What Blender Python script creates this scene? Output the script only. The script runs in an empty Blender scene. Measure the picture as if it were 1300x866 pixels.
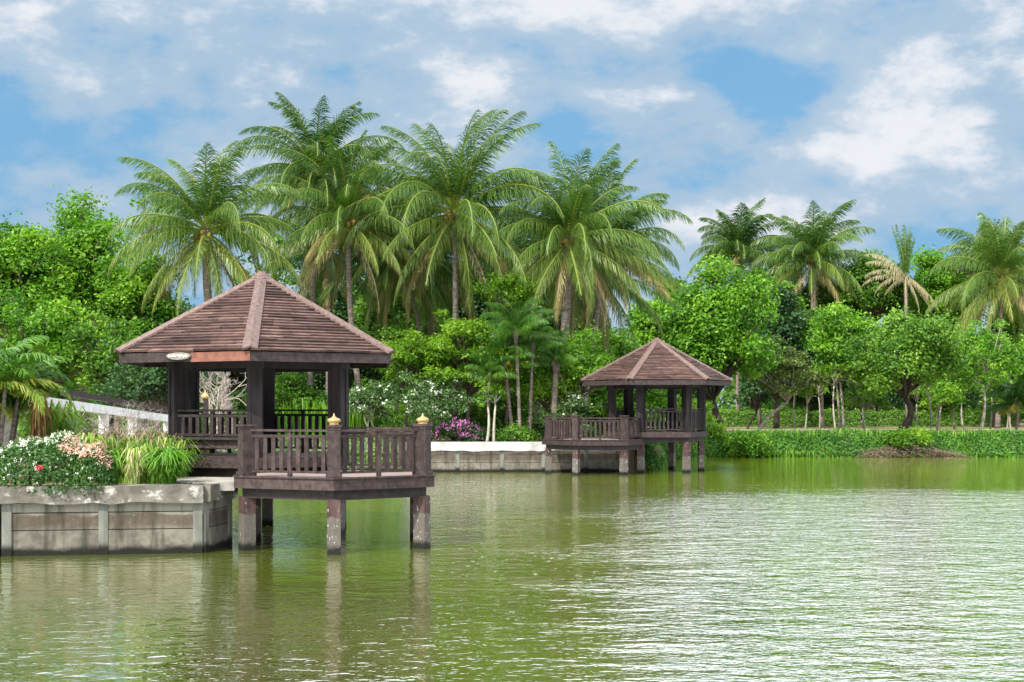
import bpy, math, random
import numpy as np
from mathutils import Vector
R_ = math.radians
rng = np.random.default_rng(7)
random.seed(7)
S = bpy.context.scene
COL = S.collection
F, HY, CX, EYE = 1786.0, 517.0, 650.0, 3.05
GZ = 1.35                                            # level of the land above the water

def P(px, py, d):
    return np.array([(px-CX)/F*d, d, EYE+(HY-py)/F*d])
def PX(px, d):
    return (px-CX)/F*d

# ------------------------------------------------------------------ helpers
def setp(o, label=None, cat=None, group=None, kind=None):
    if label: o['label'] = label
    if cat: o['category'] = cat
    if group: o['group'] = group
    if kind: o['kind'] = kind
    return o

def thing(name, loc, label, cat, group=None, rz=0.0):
    o = bpy.data.objects.new(name, None); COL.objects.link(o)
    o.location = loc; o.rotation_euler.z = rz; o.empty_display_size = .3
    return setp(o, label, cat, group)

def link(name, me, mat, parent=None):
    o = bpy.data.objects.new(name, me); COL.objects.link(o)
    if mat: me.materials.append(mat)
    if parent: o.parent = parent
    return o

class MB:
    """collects boxes, beams, tubes and prisms into one mesh"""
    def __init__(s): s.v=[]; s.f=[]; s.t=[]; s.sm=[]
    def add(s, verts, faces, tint=.5, smooth=False):
        b=len(s.v); s.v += [tuple(map(float,p)) for p in verts]
        for f in faces:
            s.f.append(tuple(b+i for i in f)); s.t.append(tint); s.sm.append(smooth)
    def box(s, c, size, rz=0, tint=.5, taper=1.0):
        hx,hy,hz=[q/2 for q in size]; ca,sa=math.cos(rz),math.sin(rz); vs=[]
        for z,k in ((-hz,taper),(hz,1.0)):
            for x,y in ((-hx,-hy),(hx,-hy),(hx,hy),(-hx,hy)):
                x*=k; y*=k
                vs.append((c[0]+x*ca-y*sa, c[1]+x*sa+y*ca, c[2]+z))
        s.add(vs, [(3,2,1,0),(4,5,6,7),(0,1,5,4),(1,2,6,5),(2,3,7,6),(3,0,4,7)], tint)
    def beam(s, a, b, w, h, tint=.5, ext=0):
        """horizontal-ish bar from a to b, width w (sideways), height h"""
        a=Vector(a); b=Vector(b); d=(b-a).normalized(); a-=d*ext; b+=d*ext
        sd=d.cross(Vector((0,0,1))).normalized(); up=sd.cross(d)
        vs=[]
        for p in (a,b):
            for i,j in ((-1,-1),(1,-1),(1,1),(-1,1)): vs.append(p+sd*i*w/2+up*j*h/2)
        s.add(vs, [(3,2,1,0),(4,5,6,7),(0,1,5,4),(1,2,6,5),(2,3,7,6),(3,0,4,7)], tint)
    def prism(s, pts, z0, z1, tint=.5):
        n=len(pts); vs=[(x,y,z0) for x,y in pts]+[(x,y,z1) for x,y in pts]
        fs=[tuple(range(n-1,-1,-1)), tuple(range(n,2*n))]+[(i,(i+1)%n,n+(i+1)%n,n+i) for i in range(n)]
        s.add(vs,fs,tint)
    def tube(s, pts, rad, seg=6, tint=.5, cap=True):
        pts=[Vector(p) for p in pts]; n=len(pts)
        if not hasattr(rad,'__len__'): rad=[rad]*n
        vs=[]; ref=Vector((.3,.9,.1))
        for i,p in enumerate(pts):
            d=(pts[min(i+1,n-1)]-pts[max(i-1,0)])
            d = d.normalized() if d.length>1e-6 else Vector((0,0,1))
            if abs(d.dot(ref))>.95: ref=Vector((1,0,0))
            u=d.cross(ref).normalized(); w=d.cross(u)
            for k in range(seg):
                a=2*math.pi*k/seg; vs.append(p+(u*math.cos(a)+w*math.sin(a))*rad[i])
        fs=[]
        for i in range(n-1):
            for k in range(seg):
                k2=(k+1)%seg; fs.append((i*seg+k,(i+1)*seg+k,(i+1)*seg+k2,i*seg+k2))
        if cap:
            fs.append(tuple(range(seg))); fs.append(tuple(range(n*seg-1,(n-1)*seg-1,-1)))
        s.add(vs,fs,tint,True)
    def lathe(s, c, prof, seg=14, tint=.5):
        vs=[]; n=len(prof)
        for r,z in prof:
            for k in range(seg):
                a=2*math.pi*k/seg; vs.append((c[0]+r*math.cos(a),c[1]+r*math.sin(a),c[2]+z))
        fs=[(i*seg+k,i*seg+(k+1)%seg,(i+1)*seg+(k+1)%seg,(i+1)*seg+k) for i in range(n-1) for k in range(seg)]
        fs.append(tuple(range((n-1)*seg,n*seg)))
        s.add(vs,fs,tint,True)
    def build(s, name, mat, parent=None, origin=(0,0,0)):
        me=bpy.data.meshes.new(name); o=origin
        me.from_pydata([(x-o[0],y-o[1],z-o[2]) for x,y,z in s.v],[],s.f)
        at=me.attributes.new('tint','FLOAT','FACE'); at.data.foreach_set('value',s.t)
        me.polygons.foreach_set('use_smooth',s.sm); me.update()
        return link(name,me,mat,parent)

def soup(name, quads, tints, mat, parent=None, origin=(0,0,0)):
    """a mesh of loose quads (leaves)"""
    q=np.concatenate(quads) if isinstance(quads,list) else quads
    t=np.concatenate(tints) if isinstance(tints,list) else tints
    q=(q-np.array(origin)).astype(np.float32); n=len(q)
    me=bpy.data.meshes.new(name)
    me.vertices.add(n*4); me.vertices.foreach_set('co',q.reshape(-1))
    me.loops.add(n*4); me.loops.foreach_set('vertex_index',np.arange(n*4,dtype=np.int32))
    me.polygons.add(n); me.polygons.foreach_set('loop_start',np.arange(0,n*4,4,dtype=np.int32))
    me.update(calc_edges=True)
    at=me.attributes.new('tint','FLOAT','FACE'); at.data.foreach_set('value',np.clip(t,0,1).astype(np.float32))
    return link(name,me,mat,parent)

def unit(a): return a/np.maximum(np.linalg.norm(a,axis=-1,keepdims=True),1e-9)

def leaves(c, nrm, length, width, up=.0, fold=0.0):
    """rhombic leaves at c facing roughly nrm"""
    n=len(c); r=rng.normal(size=(n,3)); nn=unit(nrm+r*.55+np.array([0,0,up]))
    u=unit(np.cross(nn,rng.normal(size=(n,3)))); v=np.cross(nn,u)
    l=(length*rng.uniform(.6,1.25,n))[:,None]; w=(width*rng.uniform(.7,1.2,n))[:,None]
    return np.stack([c-u*l/2, c+v*w/2-u*l*.08, c+u*l/2-nn*fold*l, c-v*w/2-u*l*.08],axis=1)

# ------------------------------------------------------------------ materials
def newmat(name):
    m=bpy.data.materials.new(name); m.use_nodes=True; nt=m.node_tree; nt.nodes.clear()
    return m,nt
def N(nt,t,**k):
    n=nt.nodes.new(t)
    for a,b in k.items(): setattr(n,a,b)
    return n
def ramp(nt, stops, interp='LINEAR'):
    r=N(nt,'ShaderNodeValToRGB'); r.color_ramp.interpolation=interp; e=r.color_ramp.elements
    while len(e)<len(stops): e.new(.5)
    for x,(p,c) in zip(e,stops): x.position=p; x.color=(*c,1)
    return r
def mixc(nt,a,b,fac,mode='MIX'):
    m=N(nt,'ShaderNodeMix',data_type='RGBA',blend_type=mode)
    for i,v in ((6,a),(7,b)):
        if isinstance(v,tuple): m.inputs[i].default_value=(*v,1)
        else: nt.links.new(v,m.inputs[i])
    if isinstance(fac,(int,float)): m.inputs[0].default_value=fac
    else: nt.links.new(fac,m.inputs[0])
    return m.outputs[2]
def noise(nt,scale,vec=None,detail=4,rough=.55,mapscale=None,dist=0):
    n=N(nt,'ShaderNodeTexNoise'); n.inputs['Scale'].default_value=scale
    n.inputs['Detail'].default_value=detail; n.inputs['Roughness'].default_value=rough
    n.inputs['Distortion'].default_value=dist
    if vec is not None:
        if mapscale:
            mp=N(nt,'ShaderNodeMapping'); mp.inputs['Scale'].default_value=mapscale
            nt.links.new(vec,mp.inputs['Vector']); vec=mp.outputs[0]
        nt.links.new(vec,n.inputs['Vector'])
    return n.outputs[0]
def maprange(nt,v,a,b,c=0,d=1,smooth=True):
    m=N(nt,'ShaderNodeMapRange'); m.clamp=True
    if smooth: m.interpolation_type='SMOOTHSTEP'
    nt.links.new(v,m.inputs[0])
    for i,x in zip((1,2,3,4),(a,b,c,d)): m.inputs[i].default_value=x
    return m.outputs[0]

def leafmat(name, dark, mid, light, transl=.38, rough=.5, brown=None, nscale=.6):
    m,nt=newmat(name); L=nt.links.new
    at=N(nt,'ShaderNodeAttribute',attribute_name='tint')
    geo=N(nt,'ShaderNodeNewGeometry')
    nz=noise(nt,nscale,geo.outputs['Position'],3)
    ad=N(nt,'ShaderNodeMath',operation='MULTIPLY_ADD'); L(nz,ad.inputs[0]); ad.inputs[1].default_value=.6; 
    sb=N(nt,'ShaderNodeMath',operation='SUBTRACT'); L(at.outputs['Fac'],sb.inputs[0]); sb.inputs[1].default_value=.3
    L(sb.outputs[0],ad.inputs[2])
    stops=[(0.05,dark),(.5,mid),(.92,light)]
    if brown: stops=[(0.05,dark),(.4,mid),(.72,light),(.97,brown)]
    r=ramp(nt,stops)
    L((at.outputs['Fac'] if brown else ad.outputs[0]),r.inputs[0])
    bs=N(nt,'ShaderNodeBsdfPrincipled'); L(r.outputs[0],bs.inputs['Base Color'])
    bs.inputs['Roughness'].default_value=rough; bs.inputs['Specular IOR Level'].default_value=.35
    tr=N(nt,'ShaderNodeBsdfTranslucent')
    tc=mixc(nt,r.outputs[0],(1.0,1.25,.35),1.0,'MULTIPLY'); L(tc,tr.inputs['Color'])
    mx=N(nt,'ShaderNodeMixShader'); mx.inputs[0].default_value=transl
    L(bs.outputs[0],mx.inputs[1]); L(tr.outputs[0],mx.inputs[2])
    out=N(nt,'ShaderNodeOutputMaterial'); L(mx.outputs[0],out.inputs[0])
    return m

def solidmat(name, a, b, scale=6, rough=.8, mapscale=None, tintk=.5, bump=.25, spec=.3, extra=None, metallic=0, bscale=None):
    """colour a..b by noise, brightened/darkened per face by tint"""
    m,nt=newmat(name); L=nt.links.new
    tc=N(nt,'ShaderNodeTexCoord'); v=tc.outputs['Object']
    nz=noise(nt,scale,v,6,.6,mapscale)
    f=maprange(nt,nz,.32,.68)
    c=mixc(nt,a,b,f)
    at=N(nt,'ShaderNodeAttribute',attribute_name='tint')
    g=maprange(nt,at.outputs['Fac'],0,1,1-tintk,1+tintk,False)
    cb=N(nt,'ShaderNodeVectorMath',operation='SCALE'); L(c,cb.inputs[0]); L(g,cb.inputs['Scale'])
    c=cb.outputs[0]
    if extra: c=extra(nt,c,v)
    bs=N(nt,'ShaderNodeBsdfPrincipled'); L(c,bs.inputs['Base Color'])
    bs.inputs['Roughness'].default_value=rough; bs.inputs['Specular IOR Level'].default_value=spec
    bs.inputs['Metallic'].default_value=metallic
    bp=N(nt,'ShaderNodeBump'); bp.inputs['Strength'].default_value=bump; bp.inputs['Distance'].default_value=.03
    nb=noise(nt,bscale or scale*3,v,5,.65,mapscale); L(nb,bp.inputs['Height']); L(bp.outputs[0],bs.inputs['Normal'])
    out=N(nt,'ShaderNodeOutputMaterial'); L(bs.outputs[0],out.inputs[0])
    return m

def zpos(nt):
    g=N(nt,'ShaderNodeNewGeometry'); s=N(nt,'ShaderNodeSeparateXYZ'); nt.links.new(g.outputs['Position'],s.inputs[0]); return s.outputs[2]

def stilt_extra(nt,c,v):
    z=zpos(nt); nz=noise(nt,7,v,4)
    zz=N(nt,'ShaderNodeMath',operation='MULTIPLY_ADD'); nt.links.new(nz,zz.inputs[0]); zz.inputs[1].default_value=.22; nt.links.new(z,zz.inputs[2])
    con=mixc(nt,(.06,.052,.042),(.19,.17,.14),noise(nt,9,v,5,.7))
    c=mixc(nt,con,c,maprange(nt,zz.outputs[0],.86,.90))
    c=mixc(nt,c,(.75,.72,.66),maprange(nt,noise(nt,30,v,2,.5,(1,1,.3)),.66,.7,0,.6))
    return mixc(nt,(.012,.012,.009),c,maprange(nt,zz.outputs[0],.2,.33))
def wall_extra(nt,c,v):
    z=zpos(nt); nz=noise(nt,1.6,v,5,.6,(1,1,2))
    zz=N(nt,'ShaderNodeMath',operation='MULTIPLY_ADD'); nt.links.new(nz,zz.inputs[0]); zz.inputs[1].default_value=.25; nt.links.new(z,zz.inputs[2])
    st=noise(nt,5,v,4,.6,(1,1,.12))
    c=mixc(nt,c,(.085,.06,.042),maprange(nt,zz.outputs[0],.58,.78,0,.7) )
    c=mixc(nt,c,(.30,.285,.225),maprange(nt,zz.outputs[0],.93,1.02,0,.75))
    c=mixc(nt,c,(.36,.345,.30),maprange(nt,noise(nt,14,v,5,.7),.58,.72,0,.5))
    c=mixc(nt,c,(.035,.033,.02),maprange(nt,st,.48,.70,0,.7))
    return mixc(nt,(.012,.012,.008),c,maprange(nt,zz.outputs[0],.2,.34))
def cap_extra(nt,c,v):
    c=mixc(nt,c,(.50,.48,.43),maprange(nt,noise(nt,2.4,v,6,.65,(1,1,1.2)),.54,.62,0,.85))
    return mixc(nt,c,(.05,.048,.04),maprange(nt,noise(nt,4,v,6,.7,(1,1,.4)),.56,.74,0,.8))
def whitecap_extra(nt,c,v):
    c=mixc(nt,c,(.12,.11,.10),maprange(nt,noise(nt,3,v,6,.75,(1,1,.3)),.56,.72,0,.75))
    return c
def woodwear(nt,c,v):
    c=mixc(nt,c,(.20,.15,.135),maprange(nt,noise(nt,11,v,6,.7),.60,.75,0,.45))
    return c

M={}
M['roof']=solidmat('roof_boards',(.078,.043,.036),(.18,.112,.094),5,.75,(.6,.6,6),.62,.35,extra=lambda nt,c,v: mixc(nt,mixc(nt,c,(.035,.025,.02),maprange(nt,noise(nt,2.2,v,6,.7),.52,.72,0,.75)),(.34,.28,.26),maprange(nt,noise(nt,8,v,6,.75),.62,.76,0,.5)))
M['hip']=solidmat('hip_boards',(.12,.078,.067),(.20,.14,.123),4,.7,(3,3,.7),.4,.3,extra=lambda nt,c,v: mixc(nt,c,(.05,.03,.025),maprange(nt,noise(nt,6,v,6,.75),.6,.78,0,.7)))
M['trim']=solidmat('dark_wood',(.024,.017,.016),(.05,.037,.035),8,.6,(1,1,.9),.6,.3,extra=lambda nt,c,v: mixc(nt,c,(.13,.10,.095),maprange(nt,noise(nt,9,v,6,.75,(1,1,.4)),.62,.78,0,.4)))
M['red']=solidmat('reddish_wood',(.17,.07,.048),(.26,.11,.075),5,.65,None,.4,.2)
M['rail']=solidmat('weathered_rail_wood',(.031,.0205,.0185),(.068,.047,.043),9,.65,(1,1,.8),.55,.3,extra=woodwear)
M['column']=solidmat('black_brown_wood',(.012,.009,.009),(.028,.021,.021),5,.6,(1,1,.2),.5,.3)
M['deck']=solidmat('grey_deck_boards',(.24,.18,.165),(.38,.31,.29),4,.8,(.4,6,1),.3,.3)
M['stilt']=solidmat('stilt',(.05,.028,.025),(.10,.06,.055),7,.75,(1,1,.3),.35,.4,extra=stilt_extra)
M['gold']=solidmat('gold_paint',(.42,.28,.09),(.56,.41,.18),12,.38,None,.2,.1,spec=.6,metallic=.35)
M['plaque']=solidmat('pale_plaque',(.16,.14,.11),(.34,.31,.25),30,.7,None,.3,.3)
M['wall']=solidmat('seawall_panel',(.11,.10,.078),(.215,.195,.155),3,.9,None,.35,.5,extra=wall_extra)
M['wallpost']=solidmat('seawall_post',(.13,.135,.11),(.23,.235,.20),4,.9,(1,1,.3),.3,.5,extra=lambda nt,c,v: mixc(nt,(.012,.012,.008),c,maprange(nt,zpos(nt),.12,.3)))
M['cap']=solidmat('seawall_cap',(.11,.10,.08),(.215,.20,.165),3,.9,None,.3,.6,extra=cap_extra)
M['whitecap']=solidmat('painted_cap',(.40,.39,.36),(.62,.61,.58),2,.85,None,.2,.3,extra=whitecap_extra)
M['slab']=solidmat('landing_slab',(.27,.25,.21),(.42,.40,.35),3,.9,None,.3,.4)
M['white']=solidmat('white_paint',(.62,.62,.62),(.82,.82,.82),3,.7,None,.2,.2,extra=whitecap_extra)
M['palmtrunk']=solidmat('palm_bark',(.13,.10,.085),(.30,.245,.21),4,.9,(1,1,5),.4,.8,bscale=7)
M['bark']=solidmat('brown_bark',(.10,.075,.055),(.22,.175,.14),6,.9,(1,1,.4),.4,.8)
M['palebark']=solidmat('pale_bark',(.28,.25,.20),(.48,.44,.38),6,.9,(1,1,.4),.4,.6)
M['darkbark']=solidmat('dark_bark',(.025,.02,.017),(.07,.055,.045),6,.9,(1,1,.4),.4,.8)
M['twig']=solidmat('pale_twigs',(.32,.27,.22),(.55,.49,.43),9,.9,None,.35,.4)
M['root']=solidmat('grey_roots',(.09,.065,.045),(.24,.18,.13),8,.9,None,.5,.4)
M['coconut']=solidmat('coconuts',(.16,.17,.03),(.38,.25,.07),3,.5,None,.6,.1)
M['dry']=leafmat('dry_frond',(.12,.085,.04),(.25,.20,.10),(.42,.37,.22),.2)
M['black']=solidmat('black_rubber',(.012,.012,.012),(.02,.02,.02),3,.5)

M['leaf_bright']=leafmat('leaf_bright_green',(.035,.125,.007),(.12,.30,.016),(.29,.49,.040))
M['leaf_mid']=leafmat('leaf_mid_green',(.028,.090,.008),(.09,.22,.020),(.22,.39,.045))
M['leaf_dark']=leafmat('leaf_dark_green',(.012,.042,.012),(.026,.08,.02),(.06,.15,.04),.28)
M['leaf_yellow']=leafmat('leaf_yellow_green',(.06,.15,.008),(.14,.30,.016),(.27,.43,.03),.42)
M['leaf_grey']=leafmat('leaf_grey_green',(.04,.09,.03),(.095,.185,.055),(.20,.31,.12),.3,.4)
M['leaf_olive']=leafmat('leaf_olive',(.05,.085,.018),(.115,.175,.035),(.22,.27,.08),.3)
M['bank']=leafmat('leaf_bank',(.02,.085,.008),(.065,.21,.018),(.17,.36,.04),.3)
M['coco']=leafmat('coconut_frond',(.032,.095,.018),(.12,.225,.04),(.33,.38,.085),.3,.38,(.42,.31,.15))
M['areca']=leafmat('areca_frond',(.03,.10,.012),(.085,.22,.028),(.20,.36,.05),.3,.4,(.42,.36,.05))
M['strap']=leafmat('strap_leaf',(.04,.14,.008),(.12,.30,.02),(.34,.45,.09),.3,.4,(.60,.52,.30))
M['hedgeleaf']=leafmat('hedge_leaf',(.015,.055,.010),(.045,.13,.022),(.13,.25,.06),.28,.35)
M['fl_white']=leafmat('white_petals',(.62,.64,.55),(.78,.78,.72),(.86,.86,.82),.25)
M['fl_pink']=leafmat('pink_petals',(.66,.28,.22),(.80,.50,.42),(.86,.68,.60),.25)
M['fl_magenta']=leafmat('magenta_petals',(.30,.05,.22),(.50,.13,.40),(.66,.30,.58),.25)
M['fl_pond']=leafmat('floating_petals',(.30,.32,.10),(.5,.5,.3),(.7,.7,.6),.1)
M['fl_red']=leafmat('red_petals',(.6,.02,.05),(.7,.03,.06),(.75,.05,.08),.2)
M['cordy']=leafmat('reddish_dry_leaf',(.14,.06,.025),(.30,.15,.06),(.45,.32,.10),.25)

# ground: bare sandy soil, leaf litter, thin grass
def groundmat():
    m,nt=newmat('soil_and_grass'); L=nt.links.new
    g=N(nt,'ShaderNodeNewGeometry'); v=g.outputs['Position']
    c=mixc(nt,(.20,.14,.085),(.36,.28,.19),maprange(nt,noise(nt,.5,v,6,.65),.35,.65))
    c=mixc(nt,c,(.09,.14,.03),maprange(nt,noise(nt,.16,v,5,.6),.50,.60,0,.8))
    c=mixc(nt,c,(.08,.055,.035),maprange(nt,noise(nt,3,v,6,.7),.55,.7,0,.7))
    bs=N(nt,'ShaderNodeBsdfPrincipled'); L(c,bs.inputs['Base Color']); bs.inputs['Roughness'].default_value=.95
    bs.inputs['Specular IOR Level'].default_value=.1
    bp=N(nt,'ShaderNodeBump'); bp.inputs['Strength'].default_value=.6; bp.inputs['Distance'].default_value=.08
    L(noise(nt,4,v,6,.7),bp.inputs['Height']); L(bp.outputs[0],bs.inputs['Normal'])
    o=N(nt,'ShaderNodeOutputMaterial'); L(bs.outputs[0],o.inputs[0]); return m
M['ground']=groundmat()
M['path']=solidmat('pale_path',(.42,.37,.29),(.55,.50,.42),2,.95,None,.1,.2)

def watermat():
    m,nt=newmat('pond_water'); L=nt.links.new
    g=N(nt,'ShaderNodeNewGeometry'); v=g.outputs['Position']
    c=mixc(nt,(.024,.031,.002),(.034,.042,.003),maprange(nt,noise(nt,.05,v,3),.4,.6))
    bs=N(nt,'ShaderNodeBsdfDiffuse'); L(c,bs.inputs['Color']); gl=N(nt,'ShaderNodeBsdfGlossy'); gl.inputs['Roughness'].default_value=.03
    fr=N(nt,'ShaderNodeFresnel'); fr.inputs['IOR'].default_value=1.5
    # wind ripples: long crests across the view, stronger in wind patches
    n1=noise(nt,1,v,3,.55,(2.2,3.4,1),.4)
    n2=noise(nt,1,v,2,.5,(6.5,9.0,1),.3)
    n3=noise(nt,1,v,2,.5,(.6,1.0,1),.2)
    # open water to the right is ruffled by the wind, the lee of the gazebo and the banks stays calmer
    sx=N(nt,'ShaderNodeSeparateXYZ'); L(v,sx.inputs[0]); wn=noise(nt,1,v,3,.55,(.10,.16,1))
    e=N(nt,'ShaderNodeMath',operation='MULTIPLY_ADD'); L(wn,e.inputs[0]); e.inputs[1].default_value=9; L(sx.outputs[0],e.inputs[2])
    f=N(nt,'ShaderNodeMath',operation='MULTIPLY_ADD'); L(wn,f.inputs[0]); f.inputs[1].default_value=22; L(sx.outputs[1],f.inputs[2])
    g1=maprange(nt,e.outputs[0],4.6,9.0); g2=maprange(nt,f.outputs[0],50,70,1,0)
    g3=N(nt,'ShaderNodeMath',operation='MULTIPLY'); L(g1,g3.inputs[0]); L(g2,g3.inputs[1])
    wind=maprange(nt,g3.outputs[0],0,1,.38,1.6,False)
    a=N(nt,'ShaderNodeMath',operation='MULTIPLY_ADD'); L(n2,a.inputs[0]); a.inputs[1].default_value=.28; L(n1,a.inputs[2])
    b=N(nt,'ShaderNodeMath',operation='MULTIPLY_ADD'); L(n3,b.inputs[0]); b.inputs[1].default_value=1.2; L(a.outputs[0],b.inputs[2])
    h=N(nt,'ShaderNodeMath',operation='MULTIPLY'); L(b.outputs[0],h.inputs[0]); L(wind,h.inputs[1])
    bp=N(nt,'ShaderNodeBump'); bp.inputs['Strength'].default_value=1.0; bp.inputs['Distance'].default_value=.05
    L(h.outputs[0],bp.inputs['Height']); L(bp.outputs[0],bs.inputs['Normal'])
    L(bp.outputs[0],gl.inputs['Normal']); L(bp.outputs[0],fr.inputs['Normal'])
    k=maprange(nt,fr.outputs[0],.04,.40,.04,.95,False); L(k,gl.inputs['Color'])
    ad=N(nt,'ShaderNodeAddShader'); L(bs.outputs[0],ad.inputs[0]); L(gl.outputs[0],ad.inputs[1])
    o=N(nt,'ShaderNodeOutputMaterial'); L(ad.outputs[0],o.inputs[0]); return m
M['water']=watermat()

# ------------------------------------------------------------------ camera, light, sky
cam=bpy.data.cameras.new('camera'); co=bpy.data.objects.new('camera',cam); COL.objects.link(co)
co.location=(0,0,EYE); co.rotation_euler=(R_(90),0,0)
cam.sensor_width=36; cam.lens=36*F/1300; cam.shift_y=(HY-433)/1300; cam.clip_end=5000; cam.clip_start=.5
S.camera=co
SUN_EL, SUN_AZ = 47, (-.55,-.84)
el=R_(SUN_EL); az=np.array(SUN_AZ)/np.hypot(*SUN_AZ)
sd=Vector((az[0]*math.cos(el),az[1]*math.cos(el),math.sin(el)))
sl=bpy.data.lights.new('sun','SUN'); so=bpy.data.objects.new('sun',sl); COL.objects.link(so)
sl.energy=4.7; sl.angle=R_(.6); sl.color=(1,.95,.87); so.rotation_euler=sd.to_track_quat('Z','Y').to_euler()
so.location=(0,0,60)
W=bpy.data.worlds.new('World'); S.world=W; W.use_nodes=True; nt=W.node_tree; nt.nodes.clear(); L=nt.links.new
sky=N(nt,'ShaderNodeTexSky',sky_type='NISHITA'); sky.sun_disc=False; sky.sun_elevation=el
sky.sun_rotation=math.atan2(az[0],az[1]); sky.air_density=1.3; sky.dust_density=1.2; sky.ozone_density=2.5
tc=N(nt,'ShaderNodeTexCoord'); dirv=tc.outputs['Generated']
sp=N(nt,'ShaderNodeSeparateXYZ'); L(dirv,sp.inputs[0])
blue=mixc(nt,sky.outputs[0],(.62,.86,1.12),1.0,'MULTIPLY')
blue=mixc(nt,blue,(1.15,3.5,6.0),.8)
# cloud field: soft billows, plus a few large banks placed by direction
wn=N(nt,'ShaderNodeTexNoise'); wn.inputs['Scale'].default_value=11; wn.inputs['Detail'].default_value=9; L(dirv,wn.inputs['Vector'])
off=N(nt,'ShaderNodeVectorMath',operation='MULTIPLY_ADD'); L(wn.outputs['Color'],off.inputs[0])
off.inputs[1].default_value=(.11,.11,.085); L(dirv,off.inputs[2])
wd=off.outputs[0]
def blob(px,py,rx,ry,s):
    s=s*.85
    c=unit(np.array([(px-CX)/F,1,(HY-py)/F]))
    mp=N(nt,'ShaderNodeVectorMath',operation='SUBTRACT'); L(wd,mp.inputs[0]); mp.inputs[1].default_value=tuple(c+np.array([.055,.055,.0425]))
    sc=N(nt,'ShaderNodeVectorMath',operation='MULTIPLY'); L(mp.outputs[0],sc.inputs[0]); sc.inputs[1].default_value=(F/rx,F/rx*.2,F/ry)
    ln=N(nt,'ShaderNodeVectorMath',operation='LENGTH'); L(sc.outputs[0],ln.inputs[0])
    return maprange(nt,ln.outputs['Value'],.25,1.25,s,0)
def addm(a,b,op='ADD'):
    m=N(nt,'ShaderNodeMath',operation=op); L(a,m.inputs[0])
    if isinstance(b,(int,float)): m.inputs[1].default_value=b
    else: L(b,m.inputs[1])
    return m.outputs[0]
base=noise(nt,5.2,dirv,8,.62,(1,1,2.1))
n2=noise(nt,13,dirv,7,.6,(1,1,1.9)); q=N(nt,'ShaderNodeMath',operation='MULTIPLY_ADD'); L(n2,q.inputs[0]); q.inputs[1].default_value=.85; L(base,q.inputs[2]); cl=addm(q.outputs[0],.405,'SUBTRACT')
for bb in ((1165,190,140,80,.25),(960,268,190,60,.25),(130,110,110,45,.10),(330,40,260,80,.08),(640,110,120,50,.12),
           (500,200,200,60,.14),(1180,60,220,50,.14),(890,140,50,30,.2),(700,30,260,50,.13),(820,100,60,40,.16),(30,60,90,50,.16)):
    cl=addm(cl,blob(*bb))
for bb in ((60,185,170,60,.16),(1000,110,170,50,.18),(760,175,140,50,.10),(905,235,90,20,.1),(1250,250,60,50,.1),(1270,120,60,40,.08)):
    cl=addm(cl,blob(*bb),'SUBTRACT')
# made-up fuller cloud cover above the view, added so the water mirrors white
ovh=maprange(nt,sp.outputs[2],.235,.34,0,.34); cl=addm(cl,ovh)
thin=maprange(nt,cl,.32,.58,.2,.95); thick=maprange(nt,cl,.57,.80)
grey=mixc(nt,(2.7,4.05,5.5),(4.5,5.45,6.4),noise(nt,7,dirv,6,.6,(1,1,2)))
c1=mixc(nt,blue,grey,thin)
c2=mixc(nt,c1,(6.9,7.1,7.5),thick)
hz=maprange(nt,sp.outputs[2],0,.10,.35,0); c3=mixc(nt,c2,(5.8,6.5,7.2),hz)
hi=maprange(nt,sp.outputs[2],.283,.33,1.0,3.4)  # invented bright sky band just out of view, whitens the water's reflection
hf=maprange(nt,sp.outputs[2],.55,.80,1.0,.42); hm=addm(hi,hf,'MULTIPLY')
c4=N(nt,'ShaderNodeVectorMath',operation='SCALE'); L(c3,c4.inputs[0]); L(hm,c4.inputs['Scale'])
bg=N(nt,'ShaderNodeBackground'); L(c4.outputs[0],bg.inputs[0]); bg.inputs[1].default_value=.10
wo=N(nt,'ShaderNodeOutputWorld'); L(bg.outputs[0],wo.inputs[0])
S.view_settings.view_transform='Standard'; S.view_settings.look='None'; S.view_settings.exposure=0.3; S.view_settings.gamma=1
S.render.engine='CYCLES'; S.cycles.max_bounces=6; S.cycles.transparent_max_bounces=6

# ------------------------------------------------------------------ ground, bed, water
pond=[(-70,24.5),(-10.5,28.85),(-6.5,29.55),(-6.25,31.0),(-7.7,32.6),(-8.6,36),(-10,42),(-13.5,53),(-17,65.2),
      (1.6,66.45),(5.3,66.95),(5.9,68.5),(6.6,73),(7.6,80),(9.6,86.2),(16,87.3),(25,87.0),(34,86.6),(60,85),(95,70),(100,0),(70,-40),(-70,-40)]
from mathutils.geometry import tessellate_polygon
outer=[(-900,-300),(900,-300),(900,1500),(-900,1500)]
tri=tessellate_polygon([[Vector((x,y,0)) for x,y in outer],[Vector((x,y,0)) for x,y in reversed(pond)]])
g=MB(); allp=outer+list(reversed(pond))
vs=[(x,y,GZ) for x,y in allp]; fs=[]
for t in tri:
    a,b,c=[Vector((*allp[i],0)) for i in t]
    fs.append(tuple(t) if (b-a).cross(c-a).z>0 else tuple(reversed(t)))
g.add(vs,fs)
cen=np.array([30.,20.])
for i in range(len(pond)):
    a,b=np.array(pond[i]),np.array(pond[(i+1)%len(pond)])
    def inn(p): 
        d=cen-p; return p+d/np.linalg.norm(d)*.35
    a2,b2=(inn(a),inn(b)) if i>=9 else (a,b)
    g.add([(*a,GZ),(*b,GZ),(*b2,-1.6),(*a2,-1.6)],[(0,1,2,3)])
g.add([(-80,-50,-1.5),(110,-50,-1.5),(110,95,-1.5),(-80,95,-1.5)],[(0,1,2,3)])
setp(g.build('ground',M['ground']),'bare sandy soil with thin grass around the pond',None,None,'structure')
w=MB(); nx=2
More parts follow.
